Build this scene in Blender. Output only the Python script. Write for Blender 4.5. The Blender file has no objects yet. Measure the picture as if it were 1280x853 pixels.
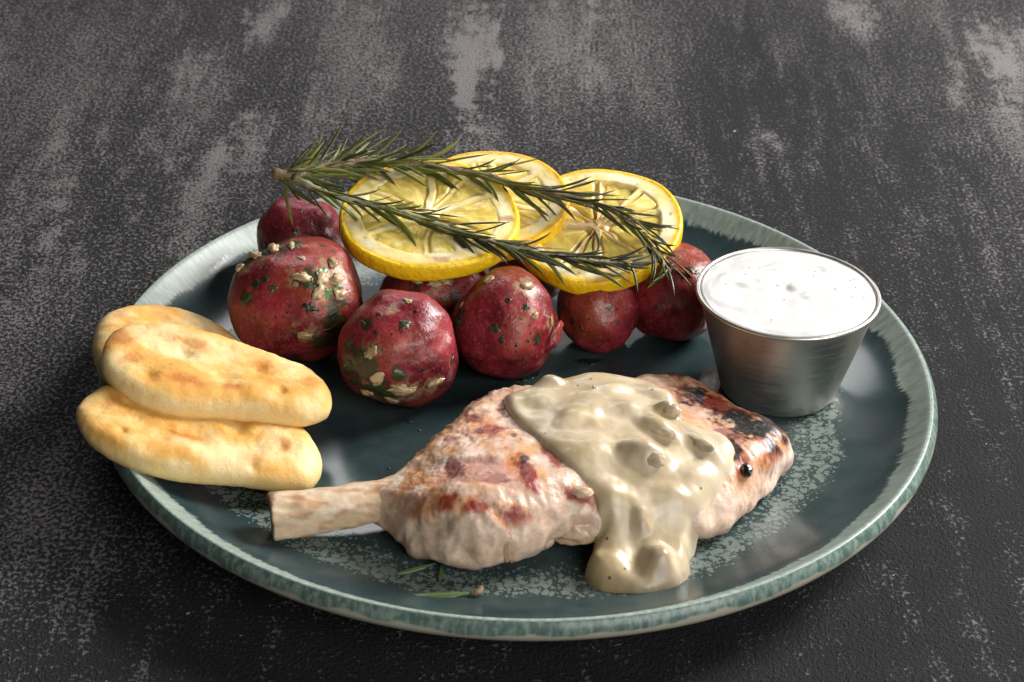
import bpy, bmesh, math, random
import numpy as np
from mathutils import Vector, Matrix
from mathutils.bvhtree import BVHTree

scene = bpy.context.scene
MM = 0.001

# ------------------------------------------------------------------ camera
RIGHT = np.array([0.99957113, 0.0152079, 0.02502543])
UP = np.array([-0.02928399, 0.51910204, 0.85421046])
FWD = np.array([0.0, 0.85457697, -0.51932476])
cam = bpy.data.cameras.new('camera')
cam_o = bpy.data.objects.new('camera', cam)
scene.collection.objects.link(cam_o)
cam.lens = 70; cam.sensor_width = 36; cam.clip_start = 0.02; cam.clip_end = 20
m = Matrix.Identity(4)
for i in range(3):
    m[i][0] = RIGHT[i]; m[i][1] = UP[i]; m[i][2] = -FWD[i]
m[0][3], m[1][3], m[2][3] = -0.00246166, -0.57135295, 0.37922191
cam_o.matrix_world = m
cam.dof.use_dof = True; cam.dof.focus_distance = 0.665; cam.dof.aperture_fstop = 30
scene.camera = cam_o

# ------------------------------------------------------------------ light
world = bpy.data.worlds.new('World'); scene.world = world; world.use_nodes = True
bg = world.node_tree.nodes['Background']
bg.inputs[0].default_value = (0.95, 0.98, 1.0, 1); bg.inputs[1].default_value = 0.035

def area(name, loc, target, sx, sy, power, col=(1, 1, 1)):
    l = bpy.data.lights.new(name, 'AREA'); l.shape = 'RECTANGLE'; l.size = sx; l.size_y = sy
    l.energy = power; l.color = col
    o = bpy.data.objects.new(name, l); scene.collection.objects.link(o)
    o.location = loc
    d = Vector(target) - Vector(loc)
    o.rotation_euler = d.to_track_quat('-Z', 'Y').to_euler()
    return o
area('key_softbox', (0.88, 0.50, 0.74), (0, 0, 0.02), 0.50, 0.50, 28, (1.0, 0.985, 0.965))
area('back_softbox', (-0.16, 1.16, 0.94), (0, 0, 0.02), 0.70, 0.26, 4.0, (1.0, 0.99, 0.98))
area('front_softbox', (0.70, -1.00, 0.62), (0, 0, 0.03), 0.9, 0.7, 12, (1.0, 0.985, 0.965))

scene.view_settings.view_transform = 'Standard'
scene.view_settings.look = 'None'
scene.view_settings.exposure = 0.12
scene.view_settings.gamma = 1
scene.view_settings.use_curve_mapping = False

# ------------------------------------------------------------------ noise
_rng = np.random.RandomState(7)
_perm = _rng.permutation(512).astype(np.int64); _perm = np.concatenate([_perm, _perm, _perm])
_grad = _rng.normal(size=(512, 3)); _grad /= np.linalg.norm(_grad, axis=1)[:, None]
def perlin(P):
    P = np.asarray(P, float) + 137.31
    I = np.floor(P).astype(np.int64); F = P - I; I %= 509
    U = F * F * F * (F * (F * 6 - 15) + 10)
    out = 0
    for dx in (0, 1):
        for dy in (0, 1):
            for dz in (0, 1):
                h = _perm[_perm[_perm[I[..., 0] + dx] + I[..., 1] + dy] + I[..., 2] + dz]
                g = _grad[h]
                d = F - np.array([dx, dy, dz])
                w = (U[..., 0] if dx else 1 - U[..., 0]) * (U[..., 1] if dy else 1 - U[..., 1]) * (U[..., 2] if dz else 1 - U[..., 2])
                out = out + w * (g * d).sum(-1)
    return out * 1.6
def fbm(P, oct=4, gain=0.5):
    P = np.asarray(P, float); a = 1.0; s = 0
    for k in range(oct):
        s = s + a * perlin(P + 17.7 * k); P = P * 2.03; a *= gain
    return s
def sstep(a, b, x):
    t = np.clip((x - a) / (b - a), 0, 1); return t * t * (3 - 2 * t)
def mixc(c, d, t):
    return c * (1 - t[..., None]) + np.asarray(d)[None] * t[..., None]

# ------------------------------------------------------------------ objects
def mesh_data(name, V, F, mat, cols=None, smooth=True, unit=MM):
    me = bpy.data.meshes.new(name)
    me.from_pydata((np.asarray(V, float) * unit).tolist(), [], [list(map(int, f)) for f in F])
    if smooth:
        me.polygons.foreach_set('use_smooth', np.ones(len(me.polygons), bool))
    if mat: me.materials.append(mat)
    if cols is not None:
        a = me.color_attributes.new('Col', 'FLOAT_COLOR', 'POINT')
        c = np.ones((len(V), 4), np.float32); c[:, :3] = cols
        a.data.foreach_set('color', c.ravel())
    me.update()
    return me
def link(name, me, parent=None, loc=None):
    o = bpy.data.objects.new(name, me); scene.collection.objects.link(o)
    if parent is not None: o.parent = parent
    if loc is not None: o.location = Vector(loc) * MM
    return o
def obj(name, V, F, mat, parent=None, cols=None, smooth=True, loc=None):
    return link(name, mesh_data(name, V, F, mat, cols, smooth), parent, loc)
def thing(name, label, cat, loc=(0, 0, 0), group=None):
    o = link(name, None, None, loc); return tag(o, label, cat, group)
def tag(o, label, cat, group=None):
    o['label'] = label; o['category'] = cat
    if group: o['group'] = group
    return o

def grid_faces(K, N, wrap=True):
    F = []
    for k in range(K - 1):
        for i in range(N if wrap else N - 1):
            j = (i + 1) % N
            F.append((k * N + i, k * N + j, (k + 1) * N + j, (k + 1) * N + i))
    return F
def catmull(P, sub, closed=False):
    P = np.asarray(P, float); n = len(P); out = []
    rngk = range(n if closed else n - 1)
    for i in rngk:
        if closed: p0, p1, p2, p3 = P[(i - 1) % n], P[i], P[(i + 1) % n], P[(i + 2) % n]
        else: p0, p1, p2, p3 = P[max(i - 1, 0)], P[i], P[i + 1], P[min(i + 2, n - 1)]
        for s in range(sub):
            t = s / sub
            out.append(0.5 * (2 * p1 + (p2 - p0) * t + (2 * p0 - 5 * p1 + 4 * p2 - p3) * t * t + (3 * p1 - p0 - 3 * p2 + p3) * t ** 3))
    if not closed: out.append(P[-1])
    return np.array(out)
def flip(F): return [tuple(reversed(f)) for f in F]
def resample(P, N, closed=True):
    P = np.asarray(P, float)
    if closed and P.shape[1] == 2:      # outlines always run counter-clockwise
        if np.sum(P[:, 0] * np.roll(P[:, 1], -1) - np.roll(P[:, 0], -1) * P[:, 1]) < 0: P = P[::-1]
    Q = np.vstack([P, P[:1]]) if closed else P
    L = np.r_[0, np.cumsum(np.linalg.norm(np.diff(Q, axis=0), axis=1))]
    t = np.linspace(0, L[-1], N, endpoint=not closed)
    return np.stack([np.interp(t, L, Q[:, k]) for k in range(Q.shape[1])], 1)
def lathe(prof, N=192):
    prof = np.asarray(prof, float); a = np.linspace(0, 2 * math.pi, N, endpoint=False)
    V = np.stack([prof[:, 0][:, None] * np.cos(a), prof[:, 0][:, None] * np.sin(a), np.repeat(prof[:, 1][:, None], N, 1)], -1)
    return V.reshape(-1, 3), grid_faces(len(prof), N)
def normals(V, F):
    V = np.asarray(V); F = np.asarray(F)
    n = np.cross(V[F[:, 2]] - V[F[:, 0]], V[F[:, -1]] - V[F[:, 1]])
    N = np.zeros_like(V)
    for k in range(F.shape[1]): np.add.at(N, F[:, k], n)
    return N / np.maximum(np.linalg.norm(N, axis=1), 1e-9)[:, None]
def spine_rings(outline, spine, smooth=25):
    """for each outline point the spine point it shrinks to"""
    S = resample(np.asarray(spine, float), 200, False)
    d = ((outline[:, None] - S[None]) ** 2).sum(-1); idx = d.argmin(1).astype(float)
    k = np.ones(smooth) / smooth
    ip = np.r_[idx[-smooth:], idx, idx[:smooth]]
    ip = np.convolve(ip, k, 'same')[smooth:-smooth]
    return np.stack([np.interp(ip, np.arange(200), S[:, c]) for c in range(2)], 1)
_ico = {}
def ico(sub):
    if sub not in _ico:
        bm = bmesh.new(); bmesh.ops.create_icosphere(bm, subdivisions=sub, radius=1)
        _ico[sub] = (np.array([v.co[:] for v in bm.verts]), [tuple(v.index for v in f.verts) for f in bm.faces]); bm.free()
    return _ico[sub]

# ------------------------------------------------------------------ node materials
class M:
    def __init__(s, name):
        s.m = bpy.data.materials.new(name); s.m.use_nodes = True
        s.t = s.m.node_tree; s.n = s.t.nodes; s.b = s.n['Principled BSDF']
    def node(s, typ, **kw):
        n = s.n.new(typ)
        for k, v in kw.items():
            setattr(n, k, v)
        return n
    def set(s, n, key, v):
        i = n.inputs[key]
        if isinstance(v, bpy.types.NodeSocket): s.t.links.new(v, i)
        elif isinstance(v, (tuple, list)) and len(v) == 3 and i.type == 'RGBA': i.default_value = (*v, 1)
        else: i.default_value = v
        return n
    def bs(s, **kw):
        for k, v in kw.items(): s.set(s.b, k.replace('_', ' '), v)
        return s
    def coord(s, which='Object'): return s.node('ShaderNodeTexCoord').outputs[which]
    def mapping(s, v, scale=(1, 1, 1), loc=(0, 0, 0), rot=(0, 0, 0)):
        n = s.node('ShaderNodeMapping'); s.set(n, 0, v); n.inputs[1].default_value = loc; n.inputs[2].default_value = rot; n.inputs[3].default_value = scale
        return n.outputs[0]
    def noise(s, v, scale, detail=3, rough=0.5, dist=0.0, col=False):
        n = s.node('ShaderNodeTexNoise'); s.set(n, 'Vector', v); s.set(n, 'Scale', scale); s.set(n, 'Detail', detail); s.set(n, 'Roughness', rough); s.set(n, 'Distortion', dist)
        return n.outputs[1 if col else 0]
    def voro(s, v, scale, out='Distance', feature='F1', rnd=1.0):
        n = s.node('ShaderNodeTexVoronoi', feature=feature); s.set(n, 'Vector', v); s.set(n, 'Scale', scale); s.set(n, 'Randomness', rnd)
        return n.outputs[out]
    def math(s, op, a, b=0.0, c=0.0, clamp=False):
        n = s.node('ShaderNodeMath', operation=op, use_clamp=clamp); s.set(n, 0, a); s.set(n, 1, b)
        if op in ('MULTIPLY_ADD', 'SMOOTH_MIN', 'SMOOTH_MAX'): s.set(n, 2, c)
        return n.outputs[0]
    def ss(s, v, a, b, o0=0.0, o1=1.0):
        n = s.node('ShaderNodeMapRange', interpolation_type='SMOOTHSTEP'); s.set(n, 0, v); s.set(n, 1, a); s.set(n, 2, b); s.set(n, 3, o0); s.set(n, 4, o1)
        return n.outputs[0]
    def mix(s, f, a, b, mode='MIX'):
        n = s.node('ShaderNodeMix', data_type='RGBA', blend_type=mode); s.set(n, 0, f); s.set(n, 6, a); s.set(n, 7, b)
        return n.outputs[2]
    def attr(s, name='Col'):
        return s.node('ShaderNodeAttribute', attribute_name=name).outputs[0]
    def bump(s, h, strength=0.3, dist=0.001, normal=None):
        n = s.node('ShaderNodeBump'); s.set(n, 'Height', h); s.set(n, 'Strength', strength); s.set(n, 'Distance', dist)
        if normal is not None: s.set(n, 'Normal', normal)
        return n.outputs[0]
    def sep(s, v):
        n = s.node('ShaderNodeSeparateXYZ'); s.set(n, 0, v); return n.outputs
    def comb(s, x, y, z=0.0):
        n = s.node('ShaderNodeCombineXYZ'); s.set(n, 0, x); s.set(n, 1, y); s.set(n, 2, z); return n.outputs[0]
    def rnd(s): return s.node('ShaderNodeObjectInfo').outputs['Random']

# ---- table: dark paint rubbed back from a pale ground, sandy grain
def mat_table():
    k = M('rubbed_dark_board'); co = k.coord()
    st = k.noise(k.mapping(co, (34, 6, 1)), 1.0, 6, 0.66)
    st2 = k.noise(k.mapping(co, (110, 16, 1), (3, 1, 0)), 1.0, 4, 0.6)
    big = k.noise(k.mapping(co, (4.5, 3.0, 1), (2.3, 0.4, 0)), 1.0, 3, 0.5)
    cov = k.math('ADD', k.math('MULTIPLY', k.ss(st, 0.48, 0.72), 0.34), k.math('MULTIPLY', k.ss(big, 0.42, 0.66), 0.20))
    cov = k.math('MULTIPLY', k.math('ADD', cov, k.math('MULTIPLY', k.ss(st2, 0.52, 0.75), 0.22)), 0.85)
    warp = k.noise(co, 110, 4, 0.65)
    xyz = k.sep(co)
    # rubbed places; negative strength darkens, painting shade into the front: x, y, half sizes (m), strength
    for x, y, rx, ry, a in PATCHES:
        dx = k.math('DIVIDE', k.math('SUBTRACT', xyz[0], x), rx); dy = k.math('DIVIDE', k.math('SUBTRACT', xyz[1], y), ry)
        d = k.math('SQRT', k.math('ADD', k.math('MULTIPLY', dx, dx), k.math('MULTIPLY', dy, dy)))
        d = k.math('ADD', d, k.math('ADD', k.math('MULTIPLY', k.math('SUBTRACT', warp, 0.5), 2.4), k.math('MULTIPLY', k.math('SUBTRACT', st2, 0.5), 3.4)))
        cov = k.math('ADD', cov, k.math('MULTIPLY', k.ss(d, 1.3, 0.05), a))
    g1 = k.noise(k.mapping(co, (1, 0.8, 1)), 740, 3, 0.55)
    g2 = k.noise(co, 1500, 2, 0.5)
    g = k.math('MULTIPLY_ADD', k.math('SUBTRACT', g2, .5), 0.35, k.math('MULTIPLY_ADD', k.math('SUBTRACT', g1, .5), 1.25, 0.55))
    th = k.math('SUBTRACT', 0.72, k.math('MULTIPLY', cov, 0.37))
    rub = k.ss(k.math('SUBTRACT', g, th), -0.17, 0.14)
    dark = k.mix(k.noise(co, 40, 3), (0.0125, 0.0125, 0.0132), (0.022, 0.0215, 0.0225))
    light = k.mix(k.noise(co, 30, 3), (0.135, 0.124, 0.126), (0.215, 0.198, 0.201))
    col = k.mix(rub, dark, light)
    speck = k.math('GREATER_THAN', k.noise(co, 420, 1, 0.5, 0.4), 0.80)
    col = k.mix(k.math('MULTIPLY', speck, 0.6), col, (0.5, 0.48, 0.47))
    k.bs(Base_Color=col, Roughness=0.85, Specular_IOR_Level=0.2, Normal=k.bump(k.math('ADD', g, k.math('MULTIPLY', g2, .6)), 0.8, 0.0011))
    return k.m

# ---- plate: reactive teal glaze
def mat_glaze():
    k = M('reactive_teal_glaze'); co = k.coord(); x, y, z = k.sep(co)
    r = k.math('SQRT', k.math('ADD', k.math('MULTIPLY', x, x), k.math('MULTIPLY', y, y)))
    th = k.math('ARCTAN2', y, x)
    polar = k.comb(k.math('MULTIPLY', th, 0.12), r, 0.0)
    base = k.mix(k.ss(k.noise(co, 45, 4, 0.6), 0.35, 0.7), (0.024, 0.044, 0.047), (0.050, 0.077, 0.077))
    # flowing pale spots on the turn of the well
    jit = k.noise(polar, 500, 2, 0.5, 0.0, True)
    jv = k.node('ShaderNodeVectorMath', operation='MULTIPLY_ADD'); k.set(jv, 0, jit); jv.inputs[1].default_value = (0.0016, 0.0016, 0); k.set(jv, 2, polar)
    lob = k.math('MINIMUM', k.voro(jv.outputs[0], 400), k.math('MULTIPLY', k.voro(jv.outputs[0], 850), 1.2))
    wob = k.math('MULTIPLY', k.math('SUBTRACT', k.noise(co, 30, 3), 0.5), 0.018)
    rr = k.math('ADD', r, wob)
    ring = k.math('MULTIPLY', k.ss(rr, 0.084, 0.106), k.ss(rr, 0.1155, 0.108))
    spots = k.ss(k.math('SUBTRACT', lob, k.math('MULTIPLY', ring, 0.49)), 0.09, -0.06)
    fine = k.noise(co, 900, 2, 0.5)
    finem = k.math('MULTIPLY', k.ss(fine, 0.66, 0.75), k.ss(k.noise(co, 38, 2), 0.42, 0.62))
    pale = k.mix(k.noise(co, 70, 2), (0.15, 0.195, 0.175), (0.23, 0.265, 0.225))
    col = k.mix(k.math('MULTIPLY', finem, 0.55), base, (0.13, 0.17, 0.165))
    col = k.mix(k.math('MULTIPLY', spots, 0.78), col, pale)
    # second thin speckle ring under the rim band and the pale broken band itself
    stk = k.noise(k.mapping(polar, (1.0, 0.30, 1)), 560, 4, 0.7)
    stb = k.noise(polar, 60, 2)
    edge = k.math('ADD', r, k.math('ADD', k.math('MULTIPLY', k.math('SUBTRACT', stk, 0.5), 0.0060), k.math('MULTIPLY', k.math('SUBTRACT', stb, 0.5), 0.006)))
    band = k.ss(edge, 0.1296, 0.1316)
    bcol = k.mix(k.ss(stk, 0.35, 0.7), (0.21, 0.275, 0.245), (0.36, 0.405, 0.345))
    col = k.mix(band, col, bcol)
    # outer face of the lip: streaked green, bare beige at its lower edge
    lip = k.math('MULTIPLY', k.math('GREATER_THAN', r, 0.1379), k.math('LESS_THAN', z, 0.0248))
    lcol = k.mix(k.ss(k.noise(k.mapping(polar, (1, 1, 1)), 520, 3, 0.6), 0.36, 0.68), (0.070, 0.120, 0.105), (0.20, 0.265, 0.225))
    col = k.mix(lip, col, lcol)
    under = k.ss(k.math('ADD', z, k.math('MULTIPLY', k.math('SUBTRACT', k.noise(co, 70, 3), 0.5), 0.006)), 0.0216, 0.0206)
    under = k.math('MULTIPLY', under, k.math('GREATER_THAN', r, 0.1345))
    col = k.mix(under, col, (0.36, 0.345, 0.27))
    k.bs(Base_Color=col, Roughness=k.math('MULTIPLY_ADD', band, 0.16, k.ss(spots, 0, 1, 0.20, 0.30)), Specular_IOR_Level=0.45, Normal=k.bump(k.math('ADD', k.noise(co, 24, 2), k.math('MULTIPLY', spots, 0.12)), 0.12, 0.002))
    return k.m

def mat_potato():
    k = M('boiled_red_potato_skin'); co = k.coord(); rnd = k.rnd()
    sh = k.node('ShaderNodeVectorMath', operation='ADD'); k.set(sh, 0, co); k.set(sh, 1, k.comb(rnd, k.math('MULTIPLY', rnd, 3.1), 0.0)); p = sh.outputs[0]
    n1 = k.noise(p, 75, 5, 0.62); n2 = k.noise(p, 420, 4, 0.65); n3 = k.noise(k.mapping(p, (1, 1, .45)), 1300, 2)
    c = k.mix(k.ss(n1, 0.34, 0.66), (0.11, 0.007, 0.013), (0.29, 0.020, 0.032))
    c = k.mix(k.math('MULTIPLY', k.ss(k.noise(p, 38, 3), 0.45, 0.66), 0.8), c, (0.26, 0.045, 0.018))
    c = k.mix(k.math('MULTIPLY', k.ss(n2, 0.50, 0.72), 0.36), c, (0.46, 0.11, 0.10))
    c = k.mix(k.math('MULTIPLY', k.ss(n3, 0.58, 0.72), 0.25), c, (0.50, 0.20, 0.15))
    c = k.mix(k.math('MULTIPLY', k.ss(k.noise(p, 150, 4, 0.7), 0.60, 0.70), 0.75), c, (0.06, 0.010, 0.010))
    spk = k.voro(p, 260); c = k.mix(k.math('MULTIPLY', k.math('LESS_THAN', spk, 0.13), k.math('GREATER_THAN', n1, 0.46)), c, (0.03, 0.012, 0.01))
    st = k.node('ShaderNodeSeparateColor'); k.set(st, 0, k.attr('Col'))
    c = k.mix(k.math('MULTIPLY', st.outputs[1], 0.6), c, k.mix(n2, (0.26, 0.15, 0.07), (0.48, 0.33, 0.19)))
    c = k.mix(k.math('MULTIPLY', st.outputs[0], 0.9), c, k.mix(n2, (0.012, 0.016, 0.008), (0.035, 0.040, 0.015)))
    h = k.math('ADD', k.math('MULTIPLY', n2, 0.65), k.math('MULTIPLY', n3, 0.35))
    k.bs(Base_Color=c, Roughness=k.ss(n1, 0.3, 0.7, 0.27, 0.46), Specular_IOR_Level=0.5, Subsurface_Weight=0.06, Subsurface_Scale=0.002, Normal=k.bump(h, 0.45, 0.0008))
    k.b.inputs['Subsurface Radius'].default_value = (1, 0.3, 0.25)
    return k.m

def simple(name, c0, c1, scale, rough=0.5, bumpst=0.3, bscale=600, bdist=0.0005, sss=0.0, radius=(1, .5, .25), spec=0.5, coat=0.0, sscale=0.002):
    k = M(name); co = k.coord(); rnd = k.rnd()
    n = k.noise(co, scale, 4, 0.6)
    n = k.math('ADD', n, k.math('MULTIPLY', k.math('SUBTRACT', rnd, 0.5), 0.35))
    k.bs(Base_Color=k.mix(k.ss(n, 0.3, 0.7), c0, c1), Roughness=rough, Specular_IOR_Level=spec, Coat_Weight=coat, Coat_Roughness=0.15, Subsurface_Weight=sss, Subsurface_Scale=sscale, Normal=k.bump(k.noise(co, bscale, 3), bumpst, bdist))
    k.b.inputs['Subsurface Radius'].default_value = radius
    return k.m

def mat_col(name, rough, bscale, bst, bdist, sss=0.0, radius=(1, .5, .25), sscale=0.003, coat=0.0, var=0.25, vscale=300, spec=0.5, coatr=0.12):
    """colour from the mesh's own colour attribute, with fine grain on top"""
    k = M(name); co = k.coord(); c = k.attr()
    n = k.noise(co, vscale, 4, 0.65)
    c = k.mix(1.0, c, k.mix(k.ss(n, 0.3, 0.7), (1 - var,) * 3, (1 + var * .6,) * 3), 'MULTIPLY')
    k.bs(Base_Color=c, Roughness=rough, Specular_IOR_Level=spec, Coat_Weight=coat, Coat_Roughness=coatr, Subsurface_Weight=sss, Subsurface_Scale=sscale, Normal=k.bump(k.noise(co, bscale, 4, 0.6), bst, bdist))
    k.b.inputs['Subsurface Radius'].default_value = radius
    return k

# pale rubs on the board (metres); negatives: fewer rubs at right, front shade painted in
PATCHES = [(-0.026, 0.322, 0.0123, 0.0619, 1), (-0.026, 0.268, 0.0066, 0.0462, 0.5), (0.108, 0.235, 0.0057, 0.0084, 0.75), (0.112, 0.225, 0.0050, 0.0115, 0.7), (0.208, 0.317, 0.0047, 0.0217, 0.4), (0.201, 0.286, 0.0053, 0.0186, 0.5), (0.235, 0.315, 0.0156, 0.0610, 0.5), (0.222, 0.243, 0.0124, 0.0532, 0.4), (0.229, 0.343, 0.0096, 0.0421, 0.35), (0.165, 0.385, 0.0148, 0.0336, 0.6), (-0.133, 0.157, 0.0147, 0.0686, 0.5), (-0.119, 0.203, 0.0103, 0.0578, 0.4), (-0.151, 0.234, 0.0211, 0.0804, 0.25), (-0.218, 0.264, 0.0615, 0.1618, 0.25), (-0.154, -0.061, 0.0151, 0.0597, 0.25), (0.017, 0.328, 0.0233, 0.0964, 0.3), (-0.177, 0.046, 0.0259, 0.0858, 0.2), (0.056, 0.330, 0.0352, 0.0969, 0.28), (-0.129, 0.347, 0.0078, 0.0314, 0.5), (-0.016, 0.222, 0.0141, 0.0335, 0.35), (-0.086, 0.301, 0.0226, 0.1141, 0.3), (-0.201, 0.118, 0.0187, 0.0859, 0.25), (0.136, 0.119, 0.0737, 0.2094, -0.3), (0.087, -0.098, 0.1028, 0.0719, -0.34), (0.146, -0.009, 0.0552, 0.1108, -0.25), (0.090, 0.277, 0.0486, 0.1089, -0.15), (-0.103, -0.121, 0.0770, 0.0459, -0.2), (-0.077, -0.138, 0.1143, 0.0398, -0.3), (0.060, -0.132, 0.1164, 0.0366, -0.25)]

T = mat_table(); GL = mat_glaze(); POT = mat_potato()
GARLIC = simple('cooked_garlic', (0.32, 0.215, 0.105), (0.52, 0.39, 0.22), 300, 0.42, 0.3, 700, sss=0.2, coat=0.2)
HERB = simple('wilted_herb', (0.010, 0.016, 0.008), (0.040, 0.060, 0.016), 500, 0.35, 0.5, 900, coat=0.2)
HERBG = simple('green_herb', (0.03, 0.08, 0.01), (0.10, 0.20, 0.03), 400, 0.35, 0.4, 900, coat=0.2)
RIND = simple('lemon_rind', (0.86, 0.45, 0.004), (0.90, 0.60, 0.010), 90, 0.36, 0.8, 480, 0.0008, sss=0.12, radius=(1, .6, .1), coat=0.1)
STEM = simple('rosemary_stem_bark', (0.14, 0.085, 0.045), (0.30, 0.22, 0.12), 300, 0.7, 0.6, 900)
STEMG = simple('rosemary_young_stem', (0.22, 0.20, 0.11), (0.36, 0.34, 0.22), 300, 0.6, 0.4, 900)
STEEL = None

# ------------------------------------------------------------------ table
s = 1500.0
V = []
for zz in (0, -30):
    V += [(-s, -700, zz), (s, -700, zz), (s, 1900, zz), (-s, 1900, zz)]
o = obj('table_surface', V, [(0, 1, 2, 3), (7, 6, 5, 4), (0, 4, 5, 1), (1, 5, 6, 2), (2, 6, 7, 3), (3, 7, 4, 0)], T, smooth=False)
o['kind'] = 'structure'

# ------------------------------------------------------------------ plate
plate = thing('dinner_plate', 'round teal stoneware plate with speckled glaze and pale rim holding the whole meal', 'plate')
prof_top = [(0, 9), (30, 9), (60, 9), (85, 9), (97, 9.05), (104, 9.5), (111, 10.6), (118, 12.7), (124.5, 15.6), (130, 19.0), (134, 22.3), (136.6, 24.5), (137.6, 24.95), (138.5, 24.6), (139.6, 23.0), (140.1, 21.2), (139.8, 19.6), (138.3, 17.8), (134, 14.6), (126, 10.3), (116, 6.6), (104, 4.6), (94, 4.0), (88, 3.8), (60, 3.8), (0, 3.8)]
P = catmull(prof_top, 5); P[0, 0] = 0.01; P[:, 0] = np.maximum(P[:, 0], 0.01)
V, F = lathe(P, 320); obj('glazed_body', V, flip(F), GL, plate)
FOOT = simple('bare_stoneware', (0.25, 0.22, 0.17), (0.34, 0.31, 0.25), 200, 0.8, 0.4, 800)
P = catmull([(93, 4.2), (92.5, 1.5), (91.5, 0.25), (89.5, 0.1), (87.5, 0.25), (86.5, 1.5), (86, 4.2)], 3)
V, F = lathe(P, 160); obj('foot_ring', V, flip(F), FOOT, plate)
def plate_z(r):
    q = np.array(prof_top[:13]); return np.interp(r, q[:, 0], q[:, 1])

# ------------------------------------------------------------------ condiment cup and dip
def mat_steel():
    k = M('brushed_steel'); co = k.coord(); x, y, z = k.sep(co)
    n = k.noise(k.mapping(co, (1, 1, 14)), 90, 4, 0.6)
    n2 = k.noise(co, 2600, 2)
    k.bs(Base_Color=k.mix(k.ss(k.noise(co, 60, 3), .35, .65), (0.55, 0.52, 0.48), (0.64, 0.61, 0.57)), Metallic=1.0, Roughness=k.ss(n, 0.3, 0.7, 0.34, 0.48), Normal=k.bump(k.math('ADD', n, k.math('MULTIPLY', n2, .5)), 0.10, 0.0004))
    return k.m
STEEL = mat_steel()
CX, CY, CZ = 90.0, 11.4, 9.75
cup = thing('condiment_cup', 'small brushed steel condiment cup filled with white dip at the plate edge', 'condiment cup', (CX, CY, CZ))
P = catmull([(0.01, 1.0), (12, 0.9), (17.6, 0.6), (18.6, 0.05), (19.4, 0.15), (20.0, 1.1), (20.6, 3.2), (24, 15.2), (27.2, 26.8), (29.4, 34.8), (30.0, 37.0)], 4)
V, F = lathe(P, 160); obj('cup_wall', V, F, STEEL, cup)
a = np.linspace(-2.2, 2.9, 14)
P = np.stack([30.35 + 0.85 * np.cos(a), 37.6 + 0.85 * np.sin(a)], 1)
P = np.vstack([P, [(29.4, 36.8), (28.6, 34.0), (25, 21.0), (20.5, 4.0), (19, 2.0), (0.01, 1.8)]])
V, F = lathe(P, 160); obj('rolled_rim', V, F, STEEL, cup)

DIPM = mat_col('white_yogurt_dip', 0.28, 260, 0.12, 0.0008, sss=0.25, radius=(1, .9, .75), sscale=0.003, var=0.04)
dip = thing('yogurt_dip', 'thick white yogurt dip with soft lumps filling the steel cup', 'dip', (CX, CY, CZ))
K, N = 60, 160
rr = np.concatenate([np.linspace(0.0004, 1, K) * 29.3, [27.2]]); aa = np.linspace(0, 2 * math.pi, N, endpoint=False)
X = rr[:, None] * np.cos(aa); Y = rr[:, None] * np.sin(aa)
Q = np.stack([X / 11, Y / 11, X * 0 + 3.3], -1)
Q2 = np.stack([X / 4.5 + 0.5 * perlin(Q), Y / 6.5, X * 0 + 1.1], -1)
Z = 37.9 + 0.7 * (1 - (rr[:, None] / 30) ** 2) + 0.9 * perlin(Q) + 0.20 * np.abs(perlin(Q2)) * 1.4
for bx, by, bh, br in [(-14, 4, 1.5, 3.2), (2, 1.5, 1.4, 2.6), (-3, 15, 1.7, 3.6), (14.5, 15.5, 1.5, 2.6), (6, -4, 0.9, 3.0), (-9, 8, 0.9, 3.5), (-20, 8, .8, 3)]:
    rho = np.sqrt((X - bx) ** 2 + ((Y - by) * 1.25) ** 2 + 2.2 * perlin(Q2 * 1.5) ** 2 * br)
    Z += .5 * bh * sstep(br * 1.35, br * 0.1, rho)
fall = sstep(29.4, 26.5, np.repeat(rr[:, None], N, 1))
Z = 37.7 + (Z - 37.7) * (0.15 + 0.85 * fall)
Z[-1] -= 1.5
c = np.full((X.size, 3), (0.67, 0.66, 0.635))
V = np.stack([X, Y, Z], -1).reshape(-1, 3)
obj('dip_surface', V, flip(grid_faces(K + 1, N)), DIPM.m, dip, c)
CUC = simple('cucumber_flesh', (0.70, 0.69, 0.61), (0.74, 0.73, 0.66), 500, 0.25, 0.2, 600, sss=0.3)
random.seed(12)
def z_at(x, y):
    r_ = math.hypot(x, y); i = min(int(r_ / 29.3 * (K - 1)), K - 1); j = int((math.atan2(y, x) % (2 * math.pi)) / (2 * math.pi) * N) % N
    return Z[i, j]
for q in range(16):
    an = random.random() * 6.28; ra = 26 * math.sqrt(random.random()); cx, cy = ra * math.cos(an), ra * math.sin(an)
    Vi, Fi = ico(1); W = Vi * np.array([0.45 + random.random() * .4, 0.16, 0.10]); t = random.random() * 3
    W = np.stack([W[:, 0] * math.cos(t) - W[:, 1] * math.sin(t), W[:, 0] * math.sin(t) + W[:, 1] * math.cos(t), W[:, 2]], 1)
    obj('dill_fleck', W, Fi, HERBG, dip, loc=(cx, cy, z_at(cx, cy) + 0.02))

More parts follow.
